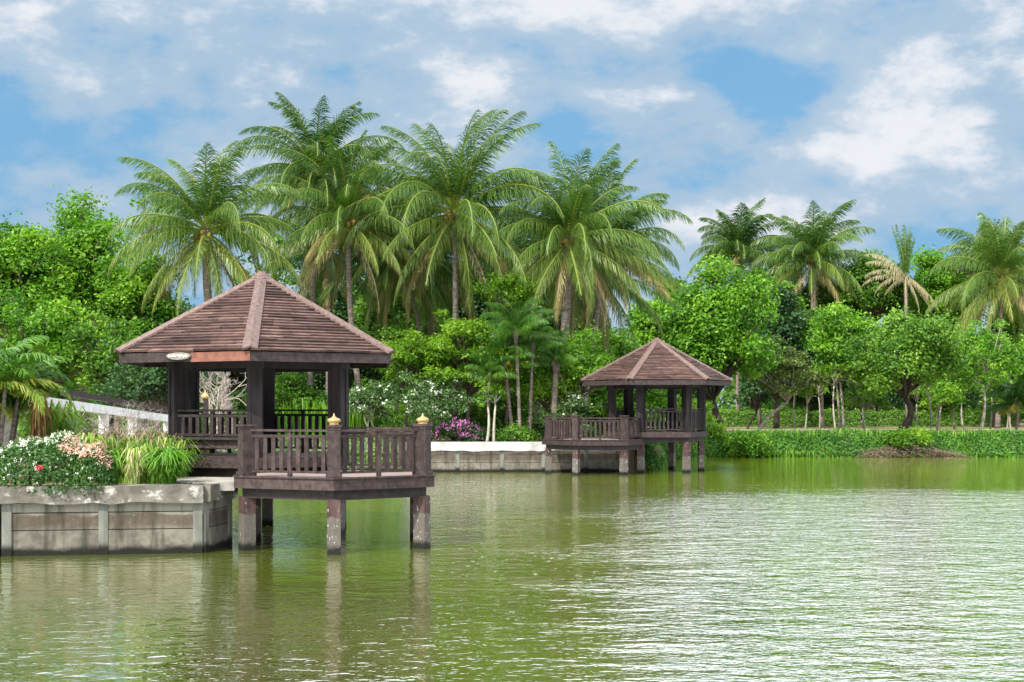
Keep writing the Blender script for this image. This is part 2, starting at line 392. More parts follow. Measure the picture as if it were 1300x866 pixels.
w.add([(-78,-48,0),(108,-48,0),(108,92,0),(-78,92,0)],[(0,1,2,3)])
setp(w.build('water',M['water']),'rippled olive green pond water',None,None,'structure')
pth=MB(); pth.prism([(11,103),(24,104),(40,106),(75,108),(75,110.5),(40,108.6),(24,106.6),(11,105.4)],GZ-.05,GZ+.004)
setp(pth.build('path',M['path']),'pale path running behind the far bank',None,None,'structure')

# ------------------------------------------------------------------ seawalls
def seawall(name,label,pts,ztop,caph,capd,capmat,step,rowz,ends):
    o=thing(name,(pts[0][0],pts[0][1],0),label,'seawall'); org=(pts[0][0],pts[0][1],0)
    for (a,b) in zip(pts[:-1],pts[1:]):
        a=np.array(a,float); b=np.array(b,float); Lh=np.linalg.norm(b-a); u=(b-a)/Lh; nrm=np.array([u[1],-u[0]])
        n=max(1,round(Lh/step)); ang=math.atan2(u[1],u[0])
        for k in range(n):
            p0=a+u*Lh*k/n; p1=a+u*Lh*(k+1)/n; c=(p0+p1)/2
            pm=MB()
            for z0,z1 in rowz:
                j=rng.uniform(-.012,.012)
                cc=c+nrm*(-.06+j)
                pm.box((*cc,(z0+z1)/2),(Lh/n-.03,.12,z1-z0-.018),ang,rng.uniform(.3,.7))
            pm.box((*(c-nrm*.16),(rowz[0][0]+rowz[-1][1])/2),(Lh/n,.10,rowz[-1][1]-rowz[0][0]),ang,.05)
            pm.build('panel',M['wall'],o,org)
        pk=range(n+1) if ends else range(1,n+1)
        for k in pk:
            q=a+u*min(max(Lh*k/n,.12),Lh-.12)-nrm*.04
            m=MB(); m.box((*q,(ztop-caph-1.5)/2),(.19,.14,ztop-caph+1.5),ang,rng.uniform(.4,.6)); m.build('post',M['wallpost'],o,org)
        # cap with a slightly broken lower edge
        m=MB(); nn=max(4,int(Lh/.35)); 
        for k in range(nn):
            p0=a+u*Lh*k/nn; p1=a+u*Lh*(k+1)/nn
            j0=capj[k%len(capj)]; j1=capj[(k+1)%len(capj)]
            f0=p0+nrm*(.15+j0*.12); f1=p1+nrm*(.15+j1*.12); b0=p0-nrm*capd; b1=p1-nrm*capd
            zl0=ztop-caph+j0*.5; zl1=ztop-caph+j1*.5
            m.add([(*f0,zl0),(*f1,zl1),(*b1,zl1),(*b0,zl0),(*f0,ztop),(*f1,ztop),(*b1,ztop),(*b0,ztop)],
                  [(3,2,1,0),(4,5,6,7),(0,1,5,4),(2,3,7,6)]+([(3,0,4,7)] if k==0 else [])+([(1,2,6,5)] if k==nn-1 else []))
        m.build('cap',capmat,o,org)
    return o
capj=list(rng.uniform(-.06,.06,23))
NW=[(-19.5,27.8),(-10.45,28.75),(-6.45,29.42),(-6.18,31.0)]
seawall('seawall','stained grey concrete retaining wall with rough cap below the flowering hedge',
        NW,1.43,.36,.45,M['cap'],2.25,[(-1.4,.52),(.52,.88),(.88,1.08)],True)
BW=[(-17.1,65.0),(1.6,66.2),(5.4,66.7)]
seawall('seawall','far concrete retaining wall with white painted cap beneath the bougainvillea',
        BW,1.42,.42,.35,M['whitecap'],2.2,[(-1.4,.45),(.45,1.02)],False)
sl_=MB(); sl_.prism([(-6.65,29.75),(-5.92,30.0),(-6.16,32.15),(-7.8,32.4),(-7.4,30.2)],1.27,1.45,.55)
# small concrete bracket blocks under the slab edge
o=sl_.build('landing_slab',M['slab'],None,(-6.5,31,1.27)); o.location=(-6.5,31,1.27)
setp(o,'pale concrete landing slab between the stained wall and the near gazebo deck','landing')

# ------------------------------------------------------------------ gazebos
def va(a,r,c=(0,0)): a=R_(a); return (c[0]+r*math.sin(a), c[1]-r*math.cos(a))
def hexa(r,c=(0,0),off=30): return [va(off+60*k,r,c) for k in range(6)]
ZF,ZD=1.88,1.56; RC=2.15; APO=3.72
def railing(root,a,b,z,h,drop=False,mat=None,gap=.19,name='railing'):
    mat=mat or M['rail']
    a=np.array(a);b=np.array(b);Lh=np.linalg.norm(b-a);u=(b-a)/Lh;ang=math.atan2(u[1],u[0])
    rl=MB()
    A=lambda s,zz:(*(a+u*s),zz)
    rl.beam(A(.12,z+h),A(Lh-.12,z+h),.12,.045,.75)
    rl.beam(A(.12,z+h-.12),A(Lh-.12,z+h-.12),.05,.06,.5)
    rl.beam(A(.12,z+.13),A(Lh-.12,z+.13),.06,.05,.5)
    ro=rl.build(name,mat,root)
    n=max(4,int((Lh-.3)/gap)); 
    for k in range(n):
        s=.15+(Lh-.3)*(k+.5)/n; m=MB(); t=rng.uniform(.2,.8)
        c=a+u*s
        if k==n//2: m.box((*c,z+h/2-.02),(.085,.07,h),ang,t)
        else: m.box((*(c+np.array([-u[1],u[0]])*.0),z+h/2-.0),(.095+rng.uniform(-.008,.008),.03,h-.28),ang+rng.uniform(-.03,.03),t)
        m.build('baluster',mat,ro)
    return ro

def gazebo(loc,rz,label,finials,plaque,rope):
    root=thing('gazebo',(loc[0],loc[1],0),label,'gazebo','dark wooden gazebos standing on stilts in the pond',rz)
    D=(0,-APO)
    # stilts
    for k in range(6):
        x,y=va(30+60*k,RC-.02); m=MB(); m.box((x,y,(1.44-1.5)/2),(.27,.27,1.44+1.5),R_(30+60*k),rng.uniform(.3,.7),1.06)
        m.build('stilt',M['stilt'],root)
    for k in (0,1,2,3,4,5):
        a=30+60*k
        if a in (150,210): continue
        x,y=va(a,RC,D); m=MB(); m.box((x,y,(1.14-1.5)/2),(.27,.27,1.14+1.5),R_(a),rng.uniform(.3,.7),1.06)
        m.build('stilt',M['stilt'],root)
    # floors: plank sheet, fascia ring, lower beam ring
    m=MB(); m.prism(hexa(2.36),ZF-.10,ZF); m.build('floor',M['deck'],root)
    m=MB(); m.prism(hexa(2.22),ZF-.46,ZF-.11,.3); 
    m.build('floor_beam',M['trim'],root)
    m=MB(); hx=hexa(2.40)
    for k in range(6):
        a,b=hx[k],hx[(k+1)%6]; m.beam((*a,ZF-.105),(*b,ZF-.105),.09,.24,rng.uniform(.3,.7),.02)
    m.build('floor_fascia',M['rail'],root)
    dk=hexa(2.36,D); ycut=-2.16
    def cut(pts):
        out=[]
        n=len(pts)
        for i in range(n):
            p,q=pts[i],pts[(i+1)%n]
            if p[1]<=ycut: out.append(p)
            if (p[1]<=ycut)!=(q[1]<=ycut):
                t=(ycut-p[1])/(q[1]-p[1]); out.append((p[0]+(q[0]-p[0])*t,ycut))
        return out
    m=MB(); pts=cut(dk); m.prism(pts,ZD-.08,ZD-.002,.5); dfl=m.build('deck',M['deck'],root)
    m=MB(); m.prism(cut(hexa(2.26,D)),ZD-.44,ZD-.09,.35); m.build('deck_beam',M['trim'],root)
    hx=hexa(2.40,D)
    for k in range(6):
        a,b=hx[k],hx[(k+1)%6]
        if min(a[1],b[1])>ycut-.3 : continue
        if b[1]>ycut or a[1]>ycut:
            # shorten towards the gazebo floor
            if a[1]>ycut: t=(ycut-.02-b[1])/(a[1]-b[1]); a=(b[0]+(a[0]-b[0])*t,ycut-.02)
            else: t=(ycut-.02-a[1])/(b[1]-a[1]); b=(a[0]+(b[0]-a[0])*t,ycut-.02)
        m=MB(); m.beam((*a,ZD-.10),(*b,ZD-.10),.09,.25,rng.uniform(.35,.75),.03)
        m.beam((*a,ZD+.022),(*b,ZD+.022),.16,.03,.7,.04)
        m.build('deck_fascia',M['rail'],root)
    # columns
    for k in range(6):
        x,y=va(30+60*k,RC); m=MB()
        m.box((x,y,(ZF+4.16)/2),(.31,.31,4.16-ZF),R_(30+60*k),rng.uniform(.3,.8))
        for j in (-1,1):
            for i in (-1,1):
                ca=R_(30+60*k); ox,oy=i*.13,j*.13
                m.box((x+ox*math.cos(ca)-oy*math.sin(ca),y+ox*math.sin(ca)+oy*math.cos(ca),(ZF+4.14)/2+.01),(.09,.09,4.14-ZF),ca,rng.uniform(.4,.9))
        m.box((x,y,4.02),(.42,.42,.14),R_(30+60*k),.5)
        m.build('column',M['column'],root)
    # head beams between columns
    m=MB(); hx=hexa(RC)
    for k in range(6): m.beam((*hx[k],4.05),(*hx[(k+1)%6],4.05),.14,.20,.4)
    m.build('head_beam',M['column'],root)
    # gazebo railings and benches, edge centre angles
    for a in (60,120,180,-120):
        railing(root,va(a-30,RC),va(a+30,RC),ZF,1.09,mat=M['trim'])
    def bench(a,outer):
        c=1 if outer else -1
        p0=np.array(va(a-30,RC));p1=np.array(va(a+30,RC)); nn=np.array(va(a,1.0))*c; u=(p1-p0)/np.linalg.norm(p1-p0)
        if outer: p0=p0-u*.18+nn*.1; p1=p1+u*.18+nn*.1
        else: p0=p0+u*.3-nn*0+nn*.22; p1=p1-u*.3+nn*.22
        s_=MB(); s_.beam((*(p0+nn*.06),ZF+.45),(*(p1+nn*.06),ZF+.45),.5,.05,.6); st=s_.build('bench',M['trim'],root)
        q=MB(); q.beam((*(p0+nn*.16),ZF+.32),(*(p1+nn*.16),ZF+.32),.06,.19,.7); q.build('apron',M['rail'],st)
        for e in (p0+u*.2,p1-u*.2):
            q=MB(); e2=e+nn*.02
            ang=math.atan2(u[1],u[0])
            q.box((*e2,ZF+.215),(.14,.34,.40),ang,.4,.45); q.build('bracket',M['trim'],st)
    bench(-60,True); bench(180,False); bench(-120,False)
    # backrest of the outer bench
    e0=np.array(va(-90,RC)); e1=np.array(va(-30,RC)); nn=np.array(va(-60,1.0))*.14
    railing(root,e0+nn,e1+nn,ZF+.40,.69,mat=M['trim'])
    # deck posts, railings, finials
    for a in (-90,-30,30,90,150):
        x,y=va(a,RC+.02,D)
        if a==150: continue
        m=MB(); ca=R_(a); m.box((x,y,ZD+.54),(.27,.27,1.08),ca,rng.uniform(.4,.7)); 
        m.box((x,y,ZD+1.02),(.285,.285,.015),ca,.1); m.box((x,y,ZD+1.10),(.32,.32,.04),ca,.75); m.box((x,y,ZD+.06),(.33,.33,.12),ca,.6)
        po=m.build('post',M['rail'],root)
        if a in finials:
            f=MB(); f.lathe((x,y,ZD+1.12),[(0,0),(.10,0),(.11,.02),(.085,.035),(.13,.065),(.14,.095),(.125,.125),(.08,.145),(.045,.155),(.05,.168),(.026,.18),(.014,.21),(.004,.25)])
            f.build('finial',M['gold'],po)
    for a in (-60,0,60,120):
        railing(root,va(a-30,RC,D),va(a+30,RC,D),ZD,1.0)
    # roof
    ZE,ZA,RR=4.27,6.20,3.58
    rm=MB(); nC=25
    apex=np.array([0,0,ZA])
    for k in range(6):
        a=np.array([*va(30+60*k,RR),ZE]); b=np.array([*va(90+60*k,RR),ZE])
        nrm=np.cross(b-a,apex-a); nrm=nrm/np.linalg.norm(nrm)
        if nrm[2]<0: nrm=-nrm
        for c in range(nC):
            t0=c/nC*.965; t1=min((c+1.35)/nC*.965,.99)
            la,lb=a+(apex-a)*t0,b+(apex-b)*t0; ua,ub=a+(apex-a)*t1,b+(apex-b)*t1
            wid=np.linalg.norm(lb-la); cuts=[0]; x=rng.uniform(.3,1.0)
            while x<wid-.25: cuts.append(x/wid); x+=rng.uniform(.7,1.6)
            cuts.append(1)
            for s0,s1 in zip(cuts[:-1],cuts[1:]):
                j=rng.uniform(-.012,.012); hj=rng.uniform(-.008,.012); dn=(a-apex)/np.linalg.norm(a-apex)*j
                g_=.0025
                q0=la+(lb-la)*(s0)+dn; q1=la+(lb-la)*(s1)+dn; r0=ua+(ub-ua)*s0; r1=ua+(ub-ua)*s1
                ee=(q1-q0)/max(np.linalg.norm(q1-q0),1e-6)*g_; q0=q0+ee;q1=q1-ee;r0=r0+ee;r1=r1-ee
                up=.085+hj; lo=.03+hj
                rm.add([q0+nrm*lo,q1+nrm*lo,q1+nrm*up,q0+nrm*up,r0+nrm*.004,r1+nrm*.004,r1+nrm*.03,r0+nrm*.03],
                       [(0,1,2,3),(3,2,6,7),(1,0,4,5),(0,3,7,4),(2,1,5,6)],float(np.clip(rng.normal(.5,.2),0,1)))
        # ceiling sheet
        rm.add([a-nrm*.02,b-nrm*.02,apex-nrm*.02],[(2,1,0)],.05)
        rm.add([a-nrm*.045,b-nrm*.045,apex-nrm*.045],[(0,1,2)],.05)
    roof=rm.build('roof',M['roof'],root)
    for k in range(6):
        a=np.array([*va(30+60*k,RR+.05),ZE+.05]); tp=apex*.95+a*.05; tp=a+(apex+np.array([0,0,.05])-a)*.93
        m=MB(); h=MB()
        d=Vector(tp-a).normalized(); sdv=d.cross(Vector((0,0,1))).normalized(); up=sdv.cross(d)
        av,tv=Vector(a),Vector(tp)
        pr=[]
        for p,wv in ((av,.17),(tv,.13)):
            pr+= [p-sdv*wv-up*.035, p+up*.03, p+sdv*wv-up*.035, p+sdv*wv+up*.02, p+up*.075, p-sdv*wv+up*.02]
        h.add(pr,[(5,4,10,11),(4,3,9,10),(3,2,8,9),(0,5,11,6),(0,1,4,5),(1,2,3,4),(1,0,6,7),(2,1,7,8)],rng.uniform(.4,.7))
        h.build('hip_board',M['hip'],roof)
    for k in range(6):
        a=np.array(va(30+60*k,RR-.03)); b=np.array(va(90+60*k,RR-.03))
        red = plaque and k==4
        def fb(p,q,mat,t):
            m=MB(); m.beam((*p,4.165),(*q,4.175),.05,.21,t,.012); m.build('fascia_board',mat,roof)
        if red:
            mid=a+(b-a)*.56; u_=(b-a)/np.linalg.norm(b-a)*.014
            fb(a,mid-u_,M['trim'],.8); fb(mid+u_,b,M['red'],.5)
        else: fb(a,b,M['trim'],.8)
    cp=MB()
    for i,(r,z,h) in enumerate(((.36,ZA-.10,.06),(.29,ZA-.03,.06),(.21,ZA+.04,.06),(.13,ZA+.105,.05))):
        cp.add([(*va(30+60*q,r),z) for q in range(6)]+[(*va(30+60*q,r*.82),z+h) for q in range(6)],
               [tuple(range(6)),tuple(range(6,12))]+[(q,(q+1)%6,6+(q+1)%6,6+q) for q in range(6)],.6)
    cp.build('ridge_cap',M['hip'],roof)
    if plaque:
        a=np.array(va(-90,RR+.0)); b=np.array(va(-30,RR+.0)); u=(b-a)/np.linalg.norm(b-a); nn=np.array(va(-60,1.0))
        c=a+(b-a)*.475+nn*.035
        m=MB(); ring=[]
        for s in range(24):
            t=2*math.pi*s/24; ring.append((math.cos(t)*.33*(1+.03*math.sin(5*t)),math.sin(t)*.085))
        for z,sc in ((0,1),(.03,1),(.04,.93)): pass
        vv=[]
        for off,sc in ((-.03,1),(.02,1),(.032,.9)):
            for x,zz in ring: q=c+u*x*sc+nn*off; vv.append((*q,4.19+zz*sc))
        m.add(vv,[tuple(range(48,72))]+[(r_*24+i,r_*24+(i+1)%24,(r_+1)*24+(i+1)%24,(r_+1)*24+i) for r_ in (0,1) for i in range(24)],.6)
        pq=m.build('plaque',M['plaque'],root)
        # worn raised lettering, no longer legible in the photograph
        lt=MB(); x=-.25
        while x<.25:
            hgt=rng.uniform(.035,.06)
            for seg in range(3):
                p=c+u*(x+rng.uniform(-.012,.012))+nn*.036; q=p+u*rng.uniform(.0,.03)
                z0=4.165+rng.uniform(-.01,.03)
                lt.tube([(*p,z0),(*q,z0+rng.uniform(.01,.04))],.011,5,.9)
            x+=rng.uniform(.035,.05)
        lt.build('worn_lettering',M['white'],pq)
    if rope:
        m=MB(); p=np.array(va(30,RC-.3)); q=np.array(va(90,RC-.1))
        pts=[(*(p+(q-p)*t),3.99-.42*math.sin(math.pi*t)**.8) for t in np.linspace(.05,.85,12)]
        m.tube(pts,.03,6); m.build('hose',M['black'],root)
    return root
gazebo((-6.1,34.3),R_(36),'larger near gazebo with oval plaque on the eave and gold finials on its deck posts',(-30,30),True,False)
gazebo((6.9,67.0),R_(-56),'smaller distant gazebo in front of the green bank, its deck posts without finials',(),False,True)

# ------------------------------------------------------------------ vegetation generators
def bend(p0,p1,n=6,sag=.0,side=None):
    p0=np.array(p0,float);p1=np.array(p1,float); t=np.linspace(0,1,n)[:,None]
    pts=p0+(p1-p0)*t; k=(t*(1-t)*4)
    off=np.array([0,0,-sag]) if side is None else np.array(side)
    return pts+k*off

def make_tree(name,label,cat,cx,top,bot,hw,d,bx=None,mat='leaf_mid',bark='bark',ncl=None,lsize=.26,dens=1.0,
              trunk_r=.14,group=None,flat=.62,clr=(.17,.30),stems=1,elong=.55,gap=.0,flowers=None,depth=None,lean=0,tb=.5):
    """cx, top, bot, hw in photo pixels give the crown's centre, top, bottom and half width at distance d"""
    s=d/F; bx=cx if bx is None else bx; hw=hw*1.12
    C=P(cx,(top+bot)/2,d); rx=hw*s; rzz=(bot-top)/2*s; ry=depth or rx*.9
    base=np.array([PX(bx,d),d,GZ])
    o=thing(name,tuple(base),label,cat,group)
    vol=rx*ry*rzz
    ncl=int(ncl*1.6) if ncl else int(np.clip(34+vol*1.8,30,135))
    # clump centres, pushed outward, uneven outline
    u=unit(rng.normal(size=(ncl,3))); u[:,2]=np.where(u[:,2]<-.8,-u[:,2]*.6,u[:,2])
    r=rng.uniform(.25,1.0,ncl)**.5*rng.uniform(.75,1.08,ncl)
    ph=rng.uniform(0,6.28,4); lob=1+.20*np.sin(u[:,0]*3.1+ph[0])*np.cos(u[:,2]*2.7+ph[1])+.14*np.sin(u[:,2]*5+u[:,0]*4+ph[2])
    r=r*lob
    cc=C+u*r[:,None]*np.array([rx,ry,rzz])*.86
    cr=rng.uniform(clr[0],clr[1],ncl)*(rx*.5+rzz*.5)*rng.choice([.75,1.0,1.25],ncl)
    qs=[];ts=[]
    for c,q in zip(cc,cr):
        n=int(dens*30*q*q/(lsize*lsize)*.72)
        n=min(n,1500)
        dv=unit(rng.normal(size=(n,3))+np.array([0,0,.35])); rr=rng.uniform(.25,1.05,n)[:,None]**.6*np.where(rng.random(n)<.34,rng.uniform(1.0,1.75,n),1.0)[:,None]
        wob=1+.25*np.sin(dv[:,[0]]*7+c[0]*3)*np.cos(dv[:,[1]]*6+c[2]*5)
        pos=c+dv*rr*wob*q*np.array([1,1,flat])
        pos[:,2]-= .12*q*(dv[:,0]**2+dv[:,1]**2)
        if gap:
            keep=rng.random(n)>gap; pos=pos[keep]; dv=dv[keep]
        qs.append(leaves(pos,dv*.5+np.array([0,0,.55]),lsize,lsize*elong,fold=.12))
        ts.append(rng.normal(tb,.15,len(pos))+rng.normal(0,.17))
    soup('crown',qs,ts,M[mat],o,base)
    # trunk and limbs
    m=MB(); fork=C+np.array([0,0,-rzz*.80])
    for st in range(stems):
        b0=base+np.array([rng.uniform(-.5,.5),rng.uniform(-.4,.4),-.15])*(0 if stems==1 else 1); b0[2]=GZ-.15
        f=fork+np.array([rng.uniform(-.5,.5)*rx*.5,0,rng.uniform(-.1,.3)*rzz])*(0 if stems==1 else 1)
        pts=bend(b0,f,7,0,(lean+rng.uniform(-.15,.15),rng.uniform(-.1,.1),0)); tr=trunk_r*(1 if stems==1 else .7)
        m.tube(pts,list(np.linspace(tr*1.15,tr*.65,7)),8,rng.uniform(.3,.7))
        sel=range(st,ncl,stems)
        for i in sel:
            c=cc[i]
            if rng.random()<.25: continue
            t=rng.uniform(.0,.35); s0=f+(C-f)*t*.8
            m.tube(bend(s0,c,5,.0,(rng.uniform(-.2,.2),rng.uniform(-.2,.2),rng.uniform(-.1,.35))),list(np.linspace(tr*.5,tr*.10,5)),5,rng.uniform(.2,.7))
            for b in range(2):
                e=c+unit(rng.normal(size=3))*cr[i]*.9*np.array([1,1,.6]); m.tube([c,(c+e)/2+rng.normal(size=3)*.05,e],[tr*.14,tr*.1,tr*.05],4)
        if stems==1 and rng.random()<2: m.tube(bend(f,C,4,0),[tr*.65,tr*.5,tr*.4,tr*.25],6)
    m.build('trunk',M[bark],o,base)
    if flowers:
        fm,nf,fs_=flowers
        i=rng.integers(0,ncl,nf); dv=unit(rng.normal(size=(nf,3))+np.array([0,-.5,.6]))
        pos=cc[i]+dv*cr[i][:,None]*np.array([1.05,1.05,flat*1.1])
        pos=np.repeat(pos,4,0)+rng.normal(size=(nf*4,3))*fs_*.5
        fo=soup('blossoms',leaves(pos,np.repeat(dv,4,0),fs_,fs_*.8),rng.uniform(.2,.8,len(pos)),M[fm],o,base); fo['kind']='stuff'
    return o

def frond(org,azi,el0,Ln,droop,npair,lf,wd,hang,tint,roll=0.,vee=.15,pw=1.4,nose=.5):
    n=16; t=np.linspace(0,1,n); e=el0-droop*1.12*t**(pw+.45)
    H=np.array([math.cos(azi),math.sin(azi),0]); Sd=np.array([-math.sin(azi),math.cos(azi),0]); Z=np.array([0,0,1.])
    # sideways curl of the whole frond
    crl=rng.uniform(-.25,.25)
    T=np.cos(e)[:,None]*(H*np.cos(crl*t)[:,None]+Sd*np.sin(crl*t)[:,None])+np.sin(e)[:,None]*Z
    pts=org+np.concatenate([[np.zeros(3)],np.cumsum(T[:-1]*(Ln/(n-1)),0)])
    Nn=np.cross(T,Sd); Nn=np.where(Nn[:,[2]]<0,Nn,Nn)
    tt=np.linspace(.13,.995,npair); 
    ip=np.stack([np.interp(tt,t,pts[:,k]) for k in range(3)],1); iT=unit(np.stack([np.interp(tt,t,T[:,k]) for k in range(3)],1))
    qs=[];ts=[]
    S0=unit(np.cross(iT,Z+H*1e-3)+1e-6*Sd); S0=np.where((S0@Sd)[:,None]<0,-S0,S0)
    iN=np.cross(S0,iT); iN=np.where(iN[:,[2]]<0,-iN,iN)
    torn=np.sin(tt*rng.uniform(18,40)+rng.uniform(0,6.3))+rng.normal(0,.45,npair)
    for sgn in (-1,1):
        A=R_(34)+R_(38)*tt+rng.normal(0,.17,npair)
        l=lf*(np.sin(np.pi*np.clip(.16+.80*tt,0,1))**.65)*rng.uniform(.75,1.1,npair)*np.where(torn>1.15,.45,1.0)
        side=S0*sgn*math.cos(roll)+iN*math.sin(roll)*sgn
        d0=unit(side*np.cos(A)[:,None]+iT*np.sin(A)[:,None]+iN*vee+np.array([0,0,-1])*(hang*rng.uniform(.5,1.2,npair)+.08)[:,None])
        d1=unit(d0+np.array([0,0,-1])*(hang*1.2+.4)*rng.uniform(.6,1.3,npair)[:,None])
        w0=iT*(wd/2)
        p1=ip+d0*l[:,None]*.5; p2=p1+d1*l[:,None]*.5
        qs+= [np.stack([ip-w0*.6,ip+w0*.6,p1+w0,p1-w0],1), np.stack([p1-w0,p1+w0,p2+w0*.2,p2-w0*.2],1)]
        tv=np.clip(tint+rng.normal(0,.06,npair),0,1); ts+=[tv,np.clip(tv+.07,0,1)]
    # rachis, two crossed strips thick
    for ax in (Sd,None):
        wv=np.linspace(.055,.012,n)[:,None]*Ln/4.5
        a=(T*0+Sd) if ax is not None else np.cross(T,Sd)
        q=np.stack([pts[:-1]-a[:-1]*wv[:-1],pts[:-1]+a[:-1]*wv[:-1],pts[1:]+a[1:]*wv[1:],pts[1:]-a[1:]*wv[1:]],1)
        qs.append(q); ts.append(np.full(n-1,min(1,max(tint,.5)+.2)))
    return qs,ts,pts

def make_palm(label,cx,cy,L_px,d,bx,nf=30,by=None,trunk_r=.17,group='coconut palms behind the pond',mat='coco',name='coconut_palm',
              curve=0.,nuts=True,dry=2,hang=.5,tb=.35,el_lo=-38,leaf=.78,cat='palm tree',npair=58,wd=.05,dead=False,wind=0,dr=1.0):
    drk=dr
    s=d/F; C=P(cx,cy,d); Ln=L_px*s*1.16; base=np.array([PX(bx,d),d+.3,GZ]); nf=int(nf*1.5); wd=wd*.95; npair=int(npair*1.6); leaf=leaf*1.25
    o=thing(name,tuple(base),label,cat,group)
    m=MB(); n=14
    pts=bend(base-np.array([0,0,.2]),C,n,0,(curve,0,0))
    rd=[trunk_r*(1.45 if i==0 else 1.2 if i==1 else 1.0-.25*i/n) for i in range(n)]
    m.tube(pts,rd,10,.5)
    # ring scars
    for k in range(46):
        q=(k+.5)/46; p=np.array([np.interp(q,np.linspace(0,1,n),np.array(pts)[:,j]) for j in range(3)]); r0=np.interp(q,np.linspace(0,1,n),rd)
        if q<.95: m.tube([p-np.array([0,0,.02]),p+np.array([0,0,.025])],[r0*1.07,r0*1.03],10,rng.uniform(.2,.8),False)
    # swollen crown base
    m.tube([C-np.array([0,0,.5]),C,C+np.array([0,0,.35])],[trunk_r*.9,trunk_r*1.5,trunk_r*.6],8,.2)
    m.build('trunk',M['palmtrunk'],o,base)
    qs=[];ts=[]
    for k in range(nf):
        q=(k+.5)/nf; azi=k*2.39996+rng.uniform(-.3,.3)
        e0=R_(87-(87-el_lo)*q**.85+rng.uniform(-12,12)); dr=R_(40+48*math.sin(math.pi*min(1,q*1.05))+rng.uniform(-8,12))*(1 if q<.8 else .75)
        if e0<R_(-5): dr=R_(45+rng.uniform(-10,10))
        dr*=drk; LL=Ln*(.70+.30*math.sin(math.pi*min(1,.2+q*.7)))*rng.uniform(.9,1.1)
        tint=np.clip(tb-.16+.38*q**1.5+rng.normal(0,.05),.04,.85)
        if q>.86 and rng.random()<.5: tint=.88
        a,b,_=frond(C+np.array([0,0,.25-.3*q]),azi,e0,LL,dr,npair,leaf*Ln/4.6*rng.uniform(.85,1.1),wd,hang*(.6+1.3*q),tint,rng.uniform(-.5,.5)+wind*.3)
        qs+=a; ts+=b
    soup('crown',qs,ts,M[mat],o,base)
    for k in range(dry):
        azi=rng.uniform(0,6.28)
        a,b,_=frond(C-np.array([0,0,.15]),azi,R_(-55+rng.uniform(-8,8)),Ln*.9,R_(32),42,leaf*Ln/4.6*.8,wd,.9,rng.uniform(.4,.7))
        soup('dry_frond',a,b,M['dry'],o,base)
    if nuts:
        for k in range(4):
            azi=rng.uniform(math.pi,2*math.pi); m=MB(); cb=C+np.array([math.cos(azi)*.38,math.sin(azi)*.38,-.18])
            m.tube([C,C+np.array([math.cos(azi)*.3,math.sin(azi)*.3,.1]),cb],[.03,.025,.02],5,.5)
            for j in range(6):
                p=cb+rng.normal(size=3)*.13; r=rng.uniform(.09,.125)
                m.lathe(p-np.array([0,0,r]),[(0.001,0),(r*.7,r*.3),(r,r),(r*.7,r*1.7),(.001,r*2.1)],8,rng.uniform(.2,.95))
            m.build('coconut_bunch',M['coconut'],o,base)
    return o

# ------------------------------------------------------------------ coconut palms
make_palm('coconut palm left of the rest, its wide crown directly above the near gazebo roof',262,296,126,69,303,32,trunk_r=.24,curve=-.5,tb=.40,dry=2,el_lo=-48)
make_palm('tallest back coconut palm on a straight grey trunk left of centre, crown against the clouds',402,222,106,74,390,30,trunk_r=.16,tb=.2,el_lo=-28,dry=1)
make_palm('coconut palm with a trunk curving down to the right beside the near gazebo roof edge',443,283,118,72,468,32,curve=-.35,tb=.36,dry=2)
make_palm('big coconut palm on an upright trunk in the middle, coconuts under its crown',577,272,146,72,577,36,curve=.05,tb=.33,dry=2,el_lo=-45)
make_palm('coconut palm with a thick trunk leaning down to the left, nearest the far gazebo',722,305,120,71.5,697,36,trunk_r=.26,curve=.25,tb=.36,dry=4,el_lo=-52)
make_palm('back coconut palm behind the leaning one, fronds showing at its right side',768,318,108,75,735,28,trunk_r=.2,tb=.28,dry=2)
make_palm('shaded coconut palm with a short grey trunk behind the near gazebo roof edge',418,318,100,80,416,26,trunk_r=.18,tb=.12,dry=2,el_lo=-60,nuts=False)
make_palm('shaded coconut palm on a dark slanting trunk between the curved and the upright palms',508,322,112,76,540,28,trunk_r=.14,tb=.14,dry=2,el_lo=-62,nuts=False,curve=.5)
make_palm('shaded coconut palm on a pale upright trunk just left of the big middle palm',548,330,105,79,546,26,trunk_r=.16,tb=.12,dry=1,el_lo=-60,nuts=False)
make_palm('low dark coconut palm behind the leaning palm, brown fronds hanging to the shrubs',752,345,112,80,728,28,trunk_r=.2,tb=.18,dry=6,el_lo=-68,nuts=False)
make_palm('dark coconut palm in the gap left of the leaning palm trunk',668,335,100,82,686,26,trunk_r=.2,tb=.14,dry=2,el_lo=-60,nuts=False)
make_palm('coconut palm far beyond the tree line, just right of the far gazebo roof',937,322,66,130,937,28,group='coconut palms over the right tree line',tb=.22,dry=0,el_lo=-25,wd=.07,leaf=1.0)
make_palm('full coconut palm in the middle of the right tree line, left of the dying palm',1032,332,78,126,1030,32,group='coconut palms over the right tree line',tb=.33,dry=1,wd=.07,leaf=.9)
make_palm('grey-green coconut palm at the right edge of the photograph',1272,352,92,113,1268,30,group='coconut palms over the right tree line',tb=.42,dry=0,wd=.07,leaf=.9,el_lo=-50)
